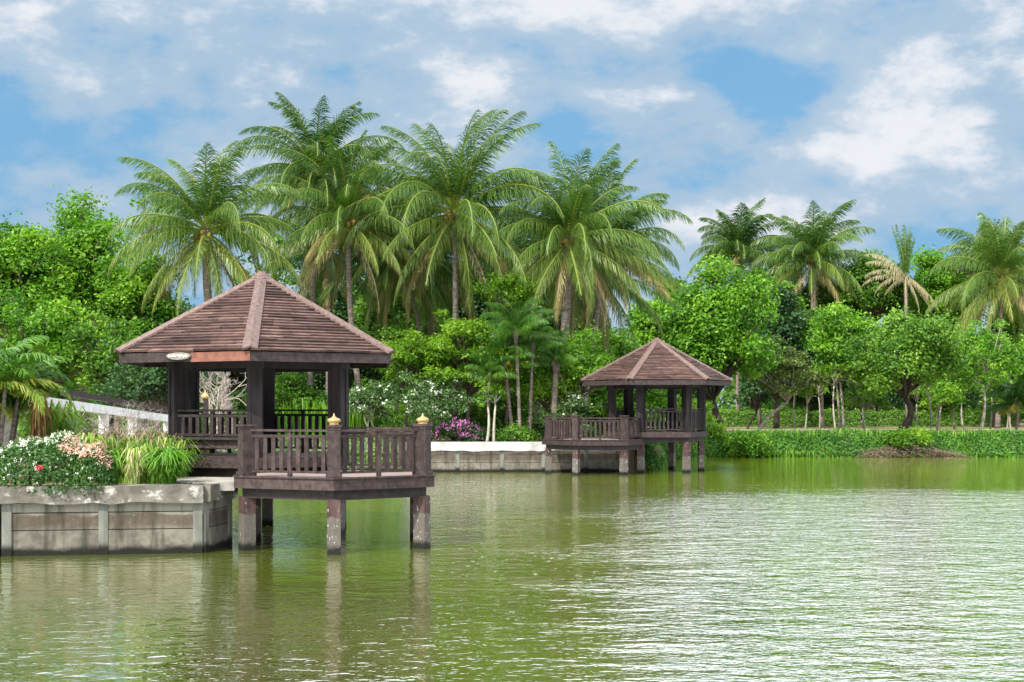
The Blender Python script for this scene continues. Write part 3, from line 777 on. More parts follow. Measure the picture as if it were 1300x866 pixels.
# dying palm: furled upright spear and pale hanging fronds
def dying_palm():
    d=122; C=P(1150,352,d); base=np.array([PX(1152,d),d,GZ]); s=d/F
    o=thing('coconut_palm',tuple(base),'dying coconut palm with a furled grey spear and pale dry fronds hanging to the left','palm tree','coconut palms over the right tree line')
    m=MB(); m.tube(bend(base,C,8),.18,8); m.build('trunk',M['palmtrunk'],o,base)
    qs=[];ts=[]
    for k in range(9):
        a,b,_=frond(C,k*.7,R_(84+rng.uniform(-5,5)),4.5*rng.uniform(.8,1.05),R_(12),36,.62,.07,.9,.25,0,0); qs+=a;ts+=b
    soup('crown',qs,ts,M['coco'],o,base)
    for az_,el_ in ((3.1,25),(3.35,5),(2.9,-5),(3.6,-20),(4.4,-50),(5.0,-60),(5.6,-50),(.2,-55),(3.0,35),(4.0,-30),(6.0,-60),(5.2,-40)):
        a,b,_=frond(C+np.array([0,0,.1]),az_,R_(el_+15),4.2*rng.uniform(.9,1.05),R_(62 if el_>-30 else 35),34,.6,.08,1.3,rng.uniform(.6,.95))
        soup('dry_frond',a,b,M['dry'],o,base)
dying_palm()

# ------------------------------------------------------------------ left forest
GL='leafy trees along the left shore'
make_tree('leafy_tree','bright green tree at the far left edge with sprays above the palm fronds','tree',15,246,470,75,70,10,'leaf_bright',lsize=.24,trunk_r=.25,group=GL,clr=(.15,.27),dens=1.0)
make_tree('leafy_tree','broad bright green tree rounding up against the sky at left','tree',100,252,470,85,74,110,'leaf_bright',lsize=.24,trunk_r=.25,group=GL,clr=(.15,.25))
make_tree('leafy_tree','bright green tree touching the left side of the leftmost coconut palm','tree',170,300,500,62,71,180,'leaf_bright',lsize=.23,trunk_r=.2,group=GL,clr=(.16,.27))
make_tree('leafy_tree','sparse tall sprays of a tree rising behind the leftmost coconut palm','tree',192,218,330,40,82,195,'leaf_bright',lsize=.26,trunk_r=.15,group=GL,clr=(.12,.22),ncl=14,gap=.35)
make_tree('leafy_tree','thin green treetop showing between the leftmost palm and the tallest palm','tree',338,252,400,40,84,335,'leaf_mid',lsize=.27,trunk_r=.15,group=GL,clr=(.14,.25),ncl=18,gap=.25)
make_tree('leafy_tree','mid green tree low in front of the forest at the left edge','tree',60,370,520,80,62,60,'leaf_bright',lsize=.21,trunk_r=.18,group=GL,clr=(.14,.26),tb=.4)
make_tree('leafy_tree','mid green tree behind the bare pale shrub','tree',150,385,530,65,60,150,'leaf_mid',lsize=.21,trunk_r=.16,group=GL,clr=(.14,.26))
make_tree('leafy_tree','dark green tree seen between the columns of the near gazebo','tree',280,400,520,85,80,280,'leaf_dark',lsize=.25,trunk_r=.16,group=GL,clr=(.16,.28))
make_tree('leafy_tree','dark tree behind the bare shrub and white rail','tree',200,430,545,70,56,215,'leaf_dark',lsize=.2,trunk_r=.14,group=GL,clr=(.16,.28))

# ------------------------------------------------------------------ middle understorey
GM='trees under the coconut palms'
def T(label,cx,top,bot,hw,d,bx=None,mat='leaf_mid',**k):
    k.setdefault('group',GM); return make_tree('leafy_tree',label,'tree',cx,top,bot,hw,d,bx,mat,**k)
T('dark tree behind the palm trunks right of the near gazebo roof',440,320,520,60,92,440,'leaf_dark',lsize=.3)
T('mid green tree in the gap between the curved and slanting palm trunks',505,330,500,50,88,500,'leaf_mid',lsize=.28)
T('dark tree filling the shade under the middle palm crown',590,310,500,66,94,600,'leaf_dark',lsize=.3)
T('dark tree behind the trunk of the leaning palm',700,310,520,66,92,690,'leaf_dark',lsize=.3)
T('bright tree in the gap above the far gazebo roof',775,400,530,60,90,770,'leaf_bright',lsize=.26)
T('mid green tree behind the left half of the far gazebo',760,440,560,55,78,760,'leaf_bright',lsize=.22)
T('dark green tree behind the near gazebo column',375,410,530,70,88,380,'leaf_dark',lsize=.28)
T('mid green tree through the right bay of the near gazebo',372,465,548,48,72,372,'leaf_mid',lsize=.2)
T('small yellow-green treetop poking above the others right of the middle palm trunk',645,335,410,42,70,640,'leaf_yellow',lsize=.19,ncl=22,gap=.05,clr=(.18,.32),trunk_r=.09,tb=.6)
T('broad yellow-green feathery tree right of the near gazebo eave',598,385,515,78,69,590,'leaf_yellow',lsize=.17,clr=(.12,.22),flat=.45,trunk_r=.12,ncl=90,tb=.55)
T('yellow-green feathery tree beside the right tip of the near gazebo roof',520,402,525,46,68.5,515,'leaf_yellow',lsize=.16,clr=(.13,.24),flat=.45,trunk_r=.1,tb=.48,ncl=50)
T('lime green low tree at the foot of the leaning palm',700,420,540,58,70.3,690,'leaf_bright',lsize=.18,tb=.6)
T('dense bright green creeper-covered tree left of the far gazebo roof',735,425,520,50,70,735,'leaf_bright',lsize=.18)

# white flowering shrubs and others along the far wall
GS='shrubs along the far wall'
def SH(label,cx,top,bot,hw,d,mat,flowers=None,bx=None,**k):
    k.setdefault('group',GS); k.setdefault('trunk_r',.06); k.setdefault('stems',3); k.setdefault('lsize',.14)
    return make_tree('flowering_shrub' if flowers else 'shrub',label,'shrub',cx,top,bot,hw,d,bx,mat,flowers=flowers,**k)
SH('tall grey-green shrub with white blossom next to the right deck finial',545,462,548,46,67.4,'leaf_grey',('fl_white',75,.13),bark='palebark',lsize=.15,clr=(.2,.3))
SH('pale shrub with small white flowers right of the near gazebo column',470,476,540,34,68.2,'leaf_grey',('fl_white',60,.11),bark='palebark',clr=(.2,.3))
SH('grey-green white-flowered shrub behind the left posts of the far deck',730,495,552,40,69,'leaf_grey',('fl_white',50,.12),bark='palebark',clr=(.2,.3))
SH('magenta bougainvillea bush beside the right deck finial',582,531,562,27,66.9,'leaf_dark',('fl_magenta',160,.12),lsize=.11,clr=(.3,.45))
SH('small pink and purple bougainvillea left of the magenta bush',549,540,562,11,66.9,'leaf_olive',('fl_magenta',45,.11),lsize=.1,ncl=8,clr=(.35,.5))
SH('round dark green bush with a few pink flowers right of the white trunks',655,540,566,22,66.9,'leaf_mid',('fl_pink',14,.12),lsize=.12,clr=(.35,.5))
SH('olive young shrub behind the magenta bush',600,512,548,30,70,'leaf_yellow',None,lsize=.13,tb=.35)
SH('yellow-green shrub behind the far deck railing',770,505,560,30,69.3,'leaf_yellow',None,lsize=.14)
SH('mid green shrub between the palm trunks and the white trunks',640,495,555,36,71,'leaf_mid',None,lsize=.16)
SH('green shrub behind the far gazebo columns',835,490,560,45,89,'leaf_bright',None,lsize=.2)
SH('yellow green shrub seen through the right bay of the far gazebo',880,505,560,30,90,'leaf_yellow',None,lsize=.18)
SH('small bright green sapling at the right corner of the far gazebo',905,532,568,14,86.5,'leaf_yellow',None,lsize=.17,ncl=9,clr=(.3,.5))
# upright green reeds behind the near deck
def blades(name,label,cx0,cx1,ytop,d,z0,n,mat,w=.05,spread=.35,tint=(.2,.6),group=None,dd=1.2,cat='plant',curl=.5):
    x0,x1=PX(cx0,d),PX(cx1,d); h=EYE+(HY-ytop)/F*d-z0
    base=np.array([(x0+x1)/2,d,z0]); qs=[];ts=[]
    p=np.stack([rng.uniform(x0,x1,n),d+rng.uniform(-dd/2,dd/2,n),np.full(n,z0)],1)
    az=rng.uniform(0,6.283,n); hh=h*rng.uniform(.6,1.05,n); sp=spread*rng.uniform(.2,1.2,n)
    H=np.stack([np.cos(az),np.sin(az),az*0],1); Wd=np.stack([-np.sin(az),np.cos(az),az*0],1)*w/2
    tv=rng.uniform(tint[0],tint[1],n); prev=p; pw=1.0
    for k,(f,zz) in enumerate(((.12,.38),(.4,.72),(.8,.95),(1.35,.98-curl*.35))):
        q=p+H*(f*sp*hh)[:,None]+np.array([0,0,1])*(hh*zz)[:,None]; nw=(1,1,.75,.12)[k]
        qs.append(np.stack([prev-Wd*pw,prev+Wd*pw,q+Wd*nw,q-Wd*nw],1)); ts.append(tv+.06*k); prev=q; pw=nw
    if name is None: return qs,ts,base
    o=soup(name,qs,ts,M[mat],None,base); o.location=tuple(base)
    return setp(o,label,cat,group)
blades('reed_clump','tall yellow-green reeds right of the near gazebo front column',440,478,496,70.5,GZ,260,'strap',.07,.10,(.2,.5),'reeds behind the near gazebo',1.5,'reeds',.1)
blades('reed_clump','tall yellow-green reeds between the columns of the near gazebo',345,425,505,71,GZ,420,'strap',.07,.12,(.15,.5),'reeds behind the near gazebo',1.5,'reeds',.1)

# feathery small palms by the far wall
GA='slender feathery palms by the far wall'
def foxtail(label,cx,cy,Lp,d,bx,nf=14,r=.09,tb=.3,dry=0,by=None):
    return make_palm(label,cx,cy,Lp,d,bx,int(nf*1.15),trunk_r=r,group=GA,mat='areca',name='feather_palm',nuts=False,dry=dry,hang=.45,tb=tb,el_lo=12,leaf=1.0,npair=54,wd=.022,dr=.9)
foxtail('feathery palm with the tallest crown above two white ringed trunks',655,425,48,66.9,661,15)
foxtail('dark feathery palm right beside the tallest feathery palm',676,440,42,68,672,13,tb=.18)
foxtail('low feathery palm with a drooping round crown left of the tallest one',622,478,38,66.9,619,12,r=.05,tb=.36)
foxtail('feathery palm with a brown dry frond hanging beside its trunk',640,462,44,67.5,653,14,dry=1)
foxtail('feathery palm near the left posts of the far deck',706,462,40,68.5,702,12,r=.17,tb=.3,dry=1)
for i,(bx,lab) in enumerate(((617,'left slim white trunk beside the magenta bush'),(627,'right slim white trunk beside the magenta bush'))):
    make_tree('young_tree',lab+', thin yellow-green top','tree',bx+2,468+i*6,520,16,66.8,bx,'leaf_yellow','palebark',ncl=9,lsize=.15,trunk_r=.07,group='slim white trunks by the far wall')

# green hanging hedge on the far wall behind the near deck
def leafbank(name,label,cat,poly,ztop,zbot,fwd,n,lsize,mat,group=None,kind=None,tb=.5,bumps=.3):
    """a rounded bank of leaves along poly (list of (x,y)), facing the water"""
    poly=[np.array(p,float) for p in poly]; seg=[np.linalg.norm(b-a) for a,b in zip(poly[:-1],poly[1:])]; tot=sum(seg)
    s=rng.uniform(0,tot,n); q=rng.uniform(0,1,n); pos=np.zeros((n,3)); nr=np.zeros((n,3)); acc=0
    for a,b,l in zip(poly[:-1],poly[1:],seg):
        k=(s>=acc)&(s<=acc+l); t=((s[k]-acc)/l)[:,None]; u=(b-a)/l; nn=np.array([u[1],-u[0]])
        th=q[k]*math.pi*.62; bm=1+bumps*(np.sin(s[k]*1.3)*.5+np.sin(s[k]*3.1+1)*.3+np.sin(s[k]*.47)*.4)
        out=fwd*np.cos(th)*bm*rng.uniform(.8,1.05,k.sum()); zz=zbot+(ztop-zbot)*np.sin(np.minimum(th,math.pi/2))*(.82+.18*bm)
        zz=np.where(th>math.pi/2,zbot+(ztop-zbot)*(.82+.18*bm),zz)*1.0+rng.normal(0,.05,k.sum())
        back=np.where(th>math.pi/2,-(th-math.pi/2)*fwd*2.2,0)
        xy=a+(b-a)*t+nn*(out+back)[:,None]*1.0
        pos[k,:2]=xy; pos[k,2]=zz
        nr[k,:2]=nn*np.cos(th)[:,None]; nr[k,2]=np.sin(th)
        acc+=l
    pos[:,2]=np.maximum(pos[:,2],.03)
    base=np.array([*poly[0],0]); o=soup(name,leaves(pos,nr,lsize,lsize*.6,.2),rng.normal(tb,.17,n)+.16*np.sin(pos[:,0]*1.7+pos[:,2]*2)*np.cos(pos[:,0]*.6),M[mat],None,base)
    o.location=tuple(base); return setp(o,label,cat,group,kind)
leafbank('hedge','clipped green hedge draped over the far wall behind the near deck railing','hedge',[(-17.2,65.0),(-5.1,65.75)],1.72,.25,.55,9000,.13,'leaf_mid',tb=.62,bumps=.1)
# fern tuft, dry
blades('dry_grass_tuft','straw-coloured drooping grass tuft by the water beside the far gazebo stilts',815,832,566,70.5,.55,160,'dry',.05,1.4,(.3,.9),None,.8,'grass tuft',2.2)

# ------------------------------------------------------------------ right bank and forest
bankpoly=[(5.5,67.6),(6.5,73),(7.5,80),(9.4,86.2),(16,87.2),(25,86.9),(34,86.5),(48,85.6),(60,84.6)]
leafbank('bank_cover','dense low green creeper covering the far bank down to the water',None,bankpoly,1.48,.0,1.0,80000,.16,'bank',None,'stuff',.48,.5)
SH('rounded lighter green mound of shrub on the bank just right of the far gazebo',950,548,580,30,85.5,'leaf_bright',None,lsize=.17,clr=(.35,.5),tb=.5)
SH('leafy weeds on the bank top beside the leaning trunk',1150,545,572,28,86.3,'leaf_yellow',None,lsize=.18,clr=(.3,.5),tb=.4)
# exposed roots
m=MB(); rb=np.array([PX(1150,85.6),85.6,0])
for k in range(200):
    x=rng.uniform(-2.7,2.9); z=rng.uniform(.25,.95)*(1-abs(x)/4.5); p=rb+np.array([x,rng.uniform(-.3,.3),z])
    q=p+np.array([rng.normal(.3,.7),-rng.uniform(.0,.5),-rng.uniform(.1,.6)]); q[2]=max(q[2],.02)
    m.tube([p,(p+q)/2+rng.normal(size=3)*.12,q],[.022,.018,.008],4,rng.uniform(.1,.9))
o=m.build('root_tangle',M['root'],None,rb); o.location=tuple(rb); setp(o,'tangle of brown bare roots hanging down the right bank to the water','roots')
# hedge row
def boxhedge(label,x0,x1,d,h,n,mat,tb=.5,z=GZ):
    a,b=PX(x0,d),PX(x1,d); dp=1.1; qs=[]; 
    x=rng.uniform(a,b,n); f=rng.random(n); w=.10*np.sin(x*2.1)+.07*np.sin(x*5.3)
    top=f<.35
    y=np.where(top,d+rng.uniform(-dp/2,dp/2,n),d-dp/2+rng.normal(0,.09,n)); zz=np.where(top,z+h+w+rng.normal(0,.06,n),z+rng.uniform(0,1,n)*(h+w))
    nr=np.stack([x*0,np.where(top,0,-1.),np.where(top,1.,.25)],1); base=np.array([(a+b)/2,d,z])
    o=soup('hedge',leaves(np.stack([x,y,zz],1),nr,.2,.13,.2),rng.normal(tb,.15,n)+np.where(top,.12,0),M[mat],None,base); o.location=tuple(base)
    return setp(o,label,'hedge','clipped hedges behind the right path')
boxhedge('long clipped hedge behind the path, left stretch beside the dark trunks',905,1090,122,1.35,9000,'leaf_mid',.6)
boxhedge('long clipped hedge behind the path, right stretch beyond the leaning trunk',1095,1290,123,1.3,9000,'leaf_mid',.6)

GR='trees of the right tree line'
def TR(label,cx,top,bot,hw,d,bx=None,mat='leaf_mid',**k):
    k.setdefault('group',GR); k.setdefault('lsize',.33); k.setdefault('clr',(.16,.28)); return make_tree('leafy_tree',label,'tree',cx,top,bot,hw,d,bx,mat,**k)
TR('large bright green tree right behind the far gazebo roof',905,325,530,68,94,918,'leaf_bright',bark='darkbark',trunk_r=.28,lsize=.3,ncl=70)
TR('bright tree standing between the far gazebo and the leaning palm',838,360,500,52,98,850,'leaf_bright',bark='bark')
TR('dark dense tree right of the large bright green tree',985,365,525,52,112,985,'leaf_dark',bark='darkbark',trunk_r=.25)
TR('mid green rounded treetop below the far coconut palm crown',965,345,440,45,118,965,'leaf_mid')
TR('small yellow-olive tree with a slanting pale trunk on the bank',1000,425,520,45,97,962,'leaf_olive',bark='palebark',trunk_r=.12,lean=-.3,lsize=.26,gap=.15,flat=.4)
TR('light green tree on two thin pale trunks in the middle of the right bank',1072,372,510,48,99,1070,'leaf_bright',bark='palebark',stems=2,trunk_r=.14,lsize=.28,ncl=50)
TR('dark crown filling the gap behind the two thin pale trunks',1030,420,525,60,126,1030,'leaf_dark',bark='darkbark')
TR('wide olive green tree over the dark leaning trunk at the bank edge',1150,385,520,72,94,1138,'leaf_mid',bark='darkbark',trunk_r=.26,lean=.5,lsize=.27,gap=.12,ncl=70,tb=.62)
TR('dark tree in the shade behind the leaning trunk',1175,430,530,60,124,1175,'leaf_dark',bark='darkbark')
TR('bright green tree on a slim trunk near the right edge',1250,390,512,52,97,1244,'leaf_bright',bark='palebark',trunk_r=.12,lsize=.27,clr=(.15,.25),ncl=36,gap=.1)
TR('mid green tree under the right edge palm',1290,430,530,50,118,1290,'leaf_mid')
TR('dark tree between the two bright right trees',1210,430,530,50,128,1215,'leaf_dark',bark='darkbark')
TR('tall feathery grey-green tree behind the right edge palm, brownish at its top',1262,268,400,56,120,1260,'leaf_olive',lsize=.34,clr=(.13,.22),gap=.25,ncl=40,flat=.8)
TR('green treetop behind the dying palm',1110,322,420,55,126,1110,'leaf_mid')
TR('leafy treetop between the dying palm and the right edge palm',1195,310,420,48,128,1195,'leaf_bright',gap=.15)
TR('treetop left of the full palm crown',985,325,400,40,130,985,'leaf_bright')
TR('bushy treetop below the full coconut palm',1045,385,460,50,112,1045,'leaf_mid')
TR('yellowish tree right of the leaning palm crown',850,335,430,35,104,850,'leaf_yellow',tb=.35)
TR('low leafy tree over the hedge right of the leaning trunk',1190,470,530,40,104,1190,'leaf_bright',lsize=.26,ncl=26,gap=.1,bark='palebark',trunk_r=.07)
TR('low leafy tree over the hedge left of the leaning trunk',1100,470,528,34,103,1096,'leaf_mid',lsize=.26,ncl=24,gap=.1,bark='palebark',trunk_r=.06)
TR('small young tree with thin trunk right of the dark trunk by the far gazebo',960,470,530,30,108,948,'leaf_dark',lsize=.28,bark='darkbark',trunk_r=.09)
blades('bank_weeds','taller weeds and grass sprouting along the top of the far bank',900,1330,543,86.6,GZ-.1,520,'strap',.05,.6,(.1,.55),None,1.3,'weeds',.8)['kind']='stuff'
blades('bank_edge_grass','wet grass overhanging the waterline of the far bank',900,1330,571,86.0,.0,600,'strap',.05,1.2,(.0,.45),None,.9,'weeds',1.5)['kind']='stuff'
TR('low bright leafy tree at the right edge over the slim trunks',1282,455,535,40,106,1284,'leaf_bright',lsize=.27,bark='palebark',trunk_r=.07)
TR('low dark tree behind the hedge right of the small yellow-olive tree',1035,465,532,42,127,1035,'leaf_dark',bark='darkbark')
TR('treetop filling the gap under the full coconut palm crown',1040,350,455,58,131,1040,'leaf_mid')
TR('treetop under the right edge palm crown, behind the slim trees',1292,368,470,45,127,1292,'leaf_mid')
TR('treetop showing between the far coconut palm and the full palm',985,352,450,45,133,985,'leaf_mid')
TR('treetop in the gap right of the dying palm trunk',1190,350,450,55,131,1190,'leaf_mid')
# slim bare-stem saplings
sap=[(1010,100),(1022,112),(1062,97),(1166,101),(1181,98),(1193,107),(1212,104),(1224,108),(1256,102),(1278,106),(1098,106),(1040,110)]
for i,(bx,d) in enumerate(sap):
    cxn=bx+rng.uniform(-6,6); tp=455+rng.uniform(-12,22)
    make_tree('young_tree','slim pale-stemmed young tree in the row on the right bank','tree',cxn,tp,tp+rng.uniform(36,58),15,d,bx,
              ['leaf_mid','leaf_bright','leaf_yellow'][i%3],'palebark',ncl=10,lsize=.27,trunk_r=.065,group='slim young trees on the right bank',gap=.1)
foxt=make_palm('low dark green palm at the right edge beside the hedge',1292,512,42,100,1292,14,group=None,mat='areca',name='feather_palm',nuts=False,dry=0,hang=.5,tb=.18,el_lo=0,leaf=1.1,wd=.07,trunk_r=.1)

# far woods as one mass
def farwood():
    qs=[];ts=[]; base=np.array([0,150,GZ])
    for k in range(190):
        x=rng.uniform(-75,75); y=rng.uniform(136,175); px=x/y*F+CX
        h=rng.uniform(6.5,11); r=rng.uniform(2.,3.6)
        for j in range(3):
            c=np.array([x+rng.uniform(-1.5,1.5),y,GZ+rng.uniform(.8,1)*h*(j+.6)/3]); n=230
            dv=unit(rng.normal(size=(n,3))+np.array([0,-.3,.3])); pos=c+dv*r*np.array([1,.8,.62])*rng.uniform(.7,1.05,(n,1))
            qs.append(leaves(pos,dv,.62,.42)); ts.append(rng.normal(.35,.13,n)+rng.normal(0,.1))
    o=soup('distant_woods',qs,ts,M['leaf_mid'],None,base); o.location=tuple(base)
    setp(o,'distant green woods filling the gaps behind the trees',None,None,'stuff')
farwood()
n=420; dd=5447/rng.uniform(92,215,n); pos=np.stack([(rng.uniform(560,1290,n)-CX)/F*dd,dd,np.full(n,.006)],1)
sz=rng.uniform(.02,.05,n)[:,None]; ux=np.array([[1.,.2,0]])*sz; uy=np.array([[-.2,1.,0]])*sz*.7
o=soup('floating_leaves',np.stack([pos-ux,pos+uy,pos+ux,pos-uy],1),rng.uniform(0,1,n),M['fl_pond'],None,(0,50,0)); o.location=(0,50,0); setp(o,'tiny pale leaves and petals floating on the pond',None,None,'stuff')
# undergrowth behind the palms
def undergrowth():
    qs=[];ts=[]; base=np.array([-6,76,GZ])
    for k in range(330):
        y=rng.uniform(69,104); x=rng.uniform(-30,9+ (y-69)*.05) if y<90 else rng.uniform(-36,6); 
        r=rng.uniform(.5,1.3); c=np.array([x,y,GZ+r*.4]); n=110
        dv=unit(rng.normal(size=(n,3))+np.array([0,-.3,.5])); pos=c+dv*r*np.array([1,1,.9])*rng.uniform(.6,1.05,(n,1)); pos[:,2]=np.maximum(pos[:,2],GZ)
        qs.append(leaves(pos,dv,.26,.15)); ts.append(rng.normal(.5,.14,n)+rng.normal(0,.15))
    o=soup('undergrowth',qs,ts,M['leaf_mid'],None,base); o.location=tuple(base)
    setp(o,'mixed green undergrowth beneath the palms',None,None,'stuff')
undergrowth()

# ------------------------------------------------------------------ near left garden
def bush(name,label,cx0,cx1,ytop,ybot,d0,dep,n,lsize,mat,flowers=(),cat='bush',tb=.5):
    """dense rounded hedge between photo columns cx0..cx1, with flower parts [(material, x range, n, size, name)]"""
    x0,x1=PX(cx0,d0),PX(cx1,d0); zt=EYE+(HY-ytop)/F*d0; zb=EYE+(HY-ybot)/F*d0
    base=np.array([(x0+x1)/2,d0+dep/2,GZ]); o=thing(name,tuple(base),label,cat)
    def surf(n,xa=None,xb=None,topb=0):
        x=rng.uniform(x0 if xa is None else PX(xa,d0),x1 if xb is None else PX(xb,d0),n); th=rng.uniform(topb,math.pi*.75,n)
        bm=1+.10*np.sin(x*3.1)+.07*np.sin(x*7.3+1); edge=np.clip(np.minimum(x-x0+.15,x1-x+.12)/.45,.15,1)**.45
        y=d0+dep/2-np.cos(th)*dep/2*bm*edge; z=zb+(zt-zb)*np.sin(np.minimum(th,math.pi/2))**.55*bm*edge
        return x,y,z,th
    x,y,z,th=surf(n); k=rng.uniform(.0,.22,n); 
    pos=np.stack([x+rng.normal(0,.05,n),y+k,z-k*.6+rng.normal(0,.03,n)],1)
    nr=np.stack([0*x,-np.cos(th),np.sin(th)],1)
    soup('foliage',leaves(pos,nr,lsize,lsize*.5,.15,.15),rng.normal(tb,.17,n),M[mat],o,base)
    st=MB()
    for q in range(14):
        xx=rng.uniform(x0+.2,x1-.2); b=np.array([xx,d0+dep/2,GZ]); e=b+np.array([rng.normal(0,.2),rng.normal(0,.2),(zt-GZ)*.8]); st.tube([b,(b+e)/2+rng.normal(size=3)*.05,e],[.03,.02,.01],5)
    so_=st.build('stems',M['bark'],o,base); so_['kind']='stuff'
    for (fm,xa,xb,nf,fs_,fn,tpb) in flowers:
        x,y,z,th=surf(nf,xa,xb,tpb); c=np.stack([x,y-.03,z+.02],1); nn=np.stack([0*x,-np.cos(th),np.sin(th)],1)
        pos=np.repeat(c,7,0)+rng.normal(size=(nf*7,3))*fs_*.55
        fo=soup(fn,leaves(pos,np.repeat(nn,7,0),fs_,fs_*.6),rng.uniform(.1,.9,nf*7),M[fm],o,base); fo['kind']='stuff'
    return o
bush('flowering_hedge','clipped hedge on the near wall with white and pale pink blossoms and one red flower',-190,130,562,628,28.65,1.5,21000,.085,'hedgeleaf',
     (('fl_white',-60,100,190,.05,'white_blossoms',.9),('fl_pink',72,130,230,.05,'pink_blossoms',.75),('fl_white',0,125,60,.035,'small_white_blossoms',.1)),'hedge')
m=MB(); rp=P(51,594,28.55); 
soup_o=None
q_=leaves(rp+rng.normal(size=(14,3))*.035,np.tile([0,-1.,.2],(14,1)),.07,.05)
hb=[ob for ob in COL.objects if ob.name=='flowering_hedge'][0]
soup('red_blossom',q_,rng.uniform(.2,.8,14),M['fl_red'],hb,np.array(hb.location))
# strap-leaf plants
def clump(label,cx,ytop,d,rad,n,tint,spread=.75,w=.045,mat='strap',h=None,group='strap-leaved plants along the near wall',name='strap_leaf_plant'):
    x=PX(cx,d); base=np.array([x,d,GZ]); H0=EYE+(HY-ytop)/F*d-GZ
    az=rng.uniform(0,6.283,n); rr=rng.uniform(0,.3,n)*rad; p=base+np.stack([np.cos(az)*rr,np.sin(az)*rr,az*0],1)
    az2=az+rng.normal(0,.5,n); H=np.stack([np.cos(az2),np.sin(az2),az*0],1); Wd=np.stack([-np.sin(az2),np.cos(az2),az*0],1)*w/2
    Ln=H0*rng.uniform(.35,1.22,n); s_=rad/H0*spread*rng.uniform(.15,1.25,n); tv=rng.uniform(*tint,n); prev=p; pw=.9; qs=[];ts=[]
    for k,(f,zz) in enumerate(((.12,.45),(.38,.78),(.75,.92),(1.2,.80),(1.45,.62))):
        q=p+H*(f*s_*Ln)[:,None]+np.array([0,0,1])*(Ln*zz*(1.12-.18*s_))[:,None]; nw=(1,1,.85,.5,.1)[k]
        qs.append(np.stack([prev-Wd*pw,prev+Wd*pw,q+Wd*nw,q-Wd*nw],1)); ts.append(np.clip(tv+.03*k,0,1)); prev=q; pw=nw
    o=soup(name,qs,ts,M[mat],None,base); o.location=tuple(base); return setp(o,label,'plant',group)
clump('dense glossy green strap-leaf plant at the corner of the near wall by the landing slab',212,577,29.9,.58,520,(.05,.42))
clump('pale straw-streaked strap-leaf plant left of the green corner one',170,576,29.7,.42,200,(.5,.95),.5,.035)
clump('green strap-leaf plant next to the pink end of the flowering hedge',141,578,29.8,.45,320,(.1,.5))
clump('bright strap-leaf plant standing behind the straw-streaked one',182,572,30.6,.5,220,(.3,.7),.6)
clump('low pale plant behind the pink blossoms',112,560,31.2,.5,200,(.4,.9),.6)
blades('dry_grass_patch','brown dry grass and stems under the white rail',70,240,545,34,GZ,900,'dry',.03,.8,(.1,.8),None,5,'dry grass',.8)
blades('leafy_grass_clump','bright green grass clump beside the reddish plant at left',52,84,507,33,GZ,160,'strap',.05,.4,(.2,.6),None,.8,'grass',.8)
blades('leafy_grass_patch','green grass tufts behind the strap-leaf plants',100,235,552,32.2,GZ,520,'strap',.04,.6,(.1,.6),None,2.0,'grass',.8)
clump('reddish brown drooping dry-leaved plant beside the left palm fronds',50,522,31.8,.32,70,(.1,.7),.9,.06,'cordy',group=None,name='reddish_plant')
# yellowing left palm: clustered
def left_palm():
    d=31.6; base=np.array([PX(-14,d),d,GZ]); o=thing('feather_palm',tuple(base),'large areca palm at the left edge with yellowing arching fronds','palm tree')
    m=MB(); qs=[];ts=[]
    for k in range(9):
        a=k*.7; b0=base+np.array([math.cos(a)*.35,math.sin(a)*.35,0]); tp=b0+np.array([math.cos(a)*.3,math.sin(a)*.25,rng.uniform(1.3,2.3)])
        m.tube(bend(b0,tp,6,0,(0,0,0)),[.06,.055,.05,.05,.045,.04],7,rng.uniform(.2,.8))
        for f in range(7):
            az_=k*.9+f*2.4+rng.uniform(-.4,.4); q=f/6
            aa,bb,_=frond(tp,az_,R_(78-62*q+rng.uniform(-8,8)),rng.uniform(1.4,1.9),R_(80+rng.uniform(-10,25)),52,.55,.045,.35,float(np.clip(.30+.55*q**2+rng.normal(0,.12),.05,.78)),0,.3)
            qs+=aa;ts+=bb
    m.build('trunk',M['palmtrunk'],o,base); soup('crown',qs,ts,M['areca'],o,base)
left_palm()
# bare shrubs
def bare(label,bx,d,h,spread,seed,lean=(0,0),r0=.05,group='leafless shrubs by the near gazebo'):
    rs=np.random.default_rng(seed); base=np.array([PX(bx,d),d,GZ]); m=MB()
    def br(p,dv,l,r,lv):
        n=4; pts=[p]; q=p.copy(); dd=dv.copy()
        for i in range(n):
            dd=unit(dd+rs.normal(0,.17,3)+np.array([0,0,.05])); q=q+dd*l/n; pts.append(q.copy())
        m.tube(pts,list(np.linspace(r,r*.62,n+1)),5,rs.uniform(.2,.8))
        if lv<5:
            for k in range(rs.integers(2,4)):
                nd=unit(dd+rs.normal(0,.62,3)*np.array([1,.8,.7])*spread); br(pts[-1],nd,l*rs.uniform(.62,.9),r*.62,lv+1)
            if lv>0 and rs.random()<.5:
                br(pts[2],unit(dd+rs.normal(0,.9,3)),l*.6,r*.45,lv+2)
    for k in range(3):
        br(base+rs.normal(0,.1,3)*np.array([1,1,0]),unit(np.array([rs.normal(lean[0],.45),rs.normal(lean[1],.3),1.])),h*.30,r0,0)
    o=m.build('bare_shrub',M['twig'],None,base); o.location=tuple(base); return setp(o,label,'shrub',group)
bare('leafless pale shrub in front of the white rail left of the near gazebo',160,34.2,2.0,1.1,3,(.1,0),.035)
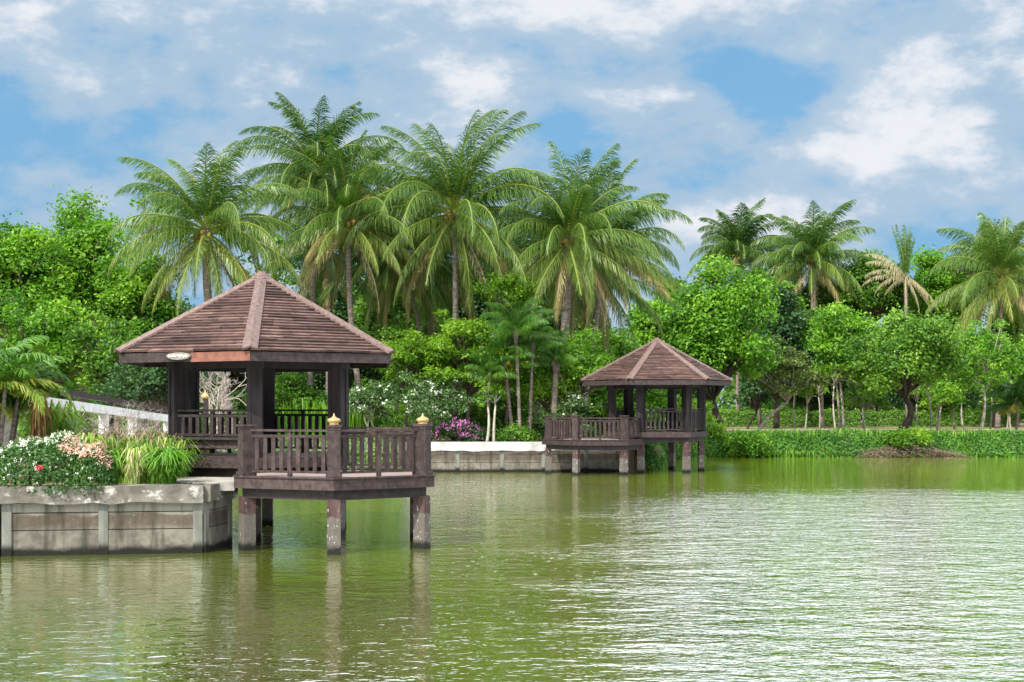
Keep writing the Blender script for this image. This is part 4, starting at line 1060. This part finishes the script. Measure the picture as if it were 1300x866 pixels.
bare('smaller leafless shrub at the left foot of the bare one',128,35.5,1.5,1.2,8,(0,0),.022)
bare('leafless pale shrub seen between the left columns of the near gazebo',284,52,3.6,1.15,11,(-.1,0),.06)
bare('tangled leafless shrub against the near gazebo left column',196,38,1.9,1.3,17,(0,0),.03)
# white footbridge rail
def rail_():
    a=np.array(P(60,511,36)); b=np.array(P(216,532,50)); o=thing('footbridge_rail',(a[0],a[1],GZ),'white painted concrete rail sloping down behind the bare shrub','railing'); org=(a[0],a[1],GZ)
    m=MB(); a0=a+(a-b)*.25; m.beam(tuple(a0),tuple(b),.28,.24,.5); m.build('handrail',M['white'],o,org)
    for t in (-.2,.38,.62,.97):
        p=a+(b-a)*t; m=MB(); m.box((p[0],p[1],(GZ-.1+p[2]-.12)/2),(.24,.24,p[2]-.12-GZ+.1),0,.5); m.build('post',M['white'],o,org)
    m=MB(); up=np.array([0,1.2,.28]); m.beam(tuple(a+up),tuple(b+up),.1,.16,.5)
    o2=thing('timber_rail',(a[0],a[1]+1.2,GZ),'dark timber rail running behind the white concrete rail','railing'); m.build('handrail',M['trim'],o2,(a[0],a[1]+1.2,GZ))
    for t in (.05,.35,.65,.95):
        p=a+(b-a)*t+up; q=MB(); q.box((p[0],p[1],(GZ-.1+p[2]-.08)/2),(.12,.12,p[2]-.08-GZ+.1),0,.5); q.build('post',M['trim'],o2,(a[0],a[1]+1.2,GZ))
rail_()
def goldpost():
    p=P(262,507,50); o=thing('garden_post',(p[0]-0,p[1],GZ),'dark post topped by a small gold finial behind the near gazebo bench','post')
    return o,p
o,p=goldpost(); p[0]=-10.9; o.location=(p[0],p[1],GZ)
m=MB(); m.box((p[0],p[1],(GZ+p[2])/2-.0),(.16,.16,p[2]-GZ),0,.5); m.build('shaft',M['trim'],o,(p[0],p[1],GZ))
m=MB(); m.lathe((p[0],p[1],p[2]),[(0,0),(.1,0),(.14,.06),(.14,.13),(.07,.2),(.03,.24),(.004,.36)]); m.build('finial',M['gold'],o,(p[0],p[1],GZ))
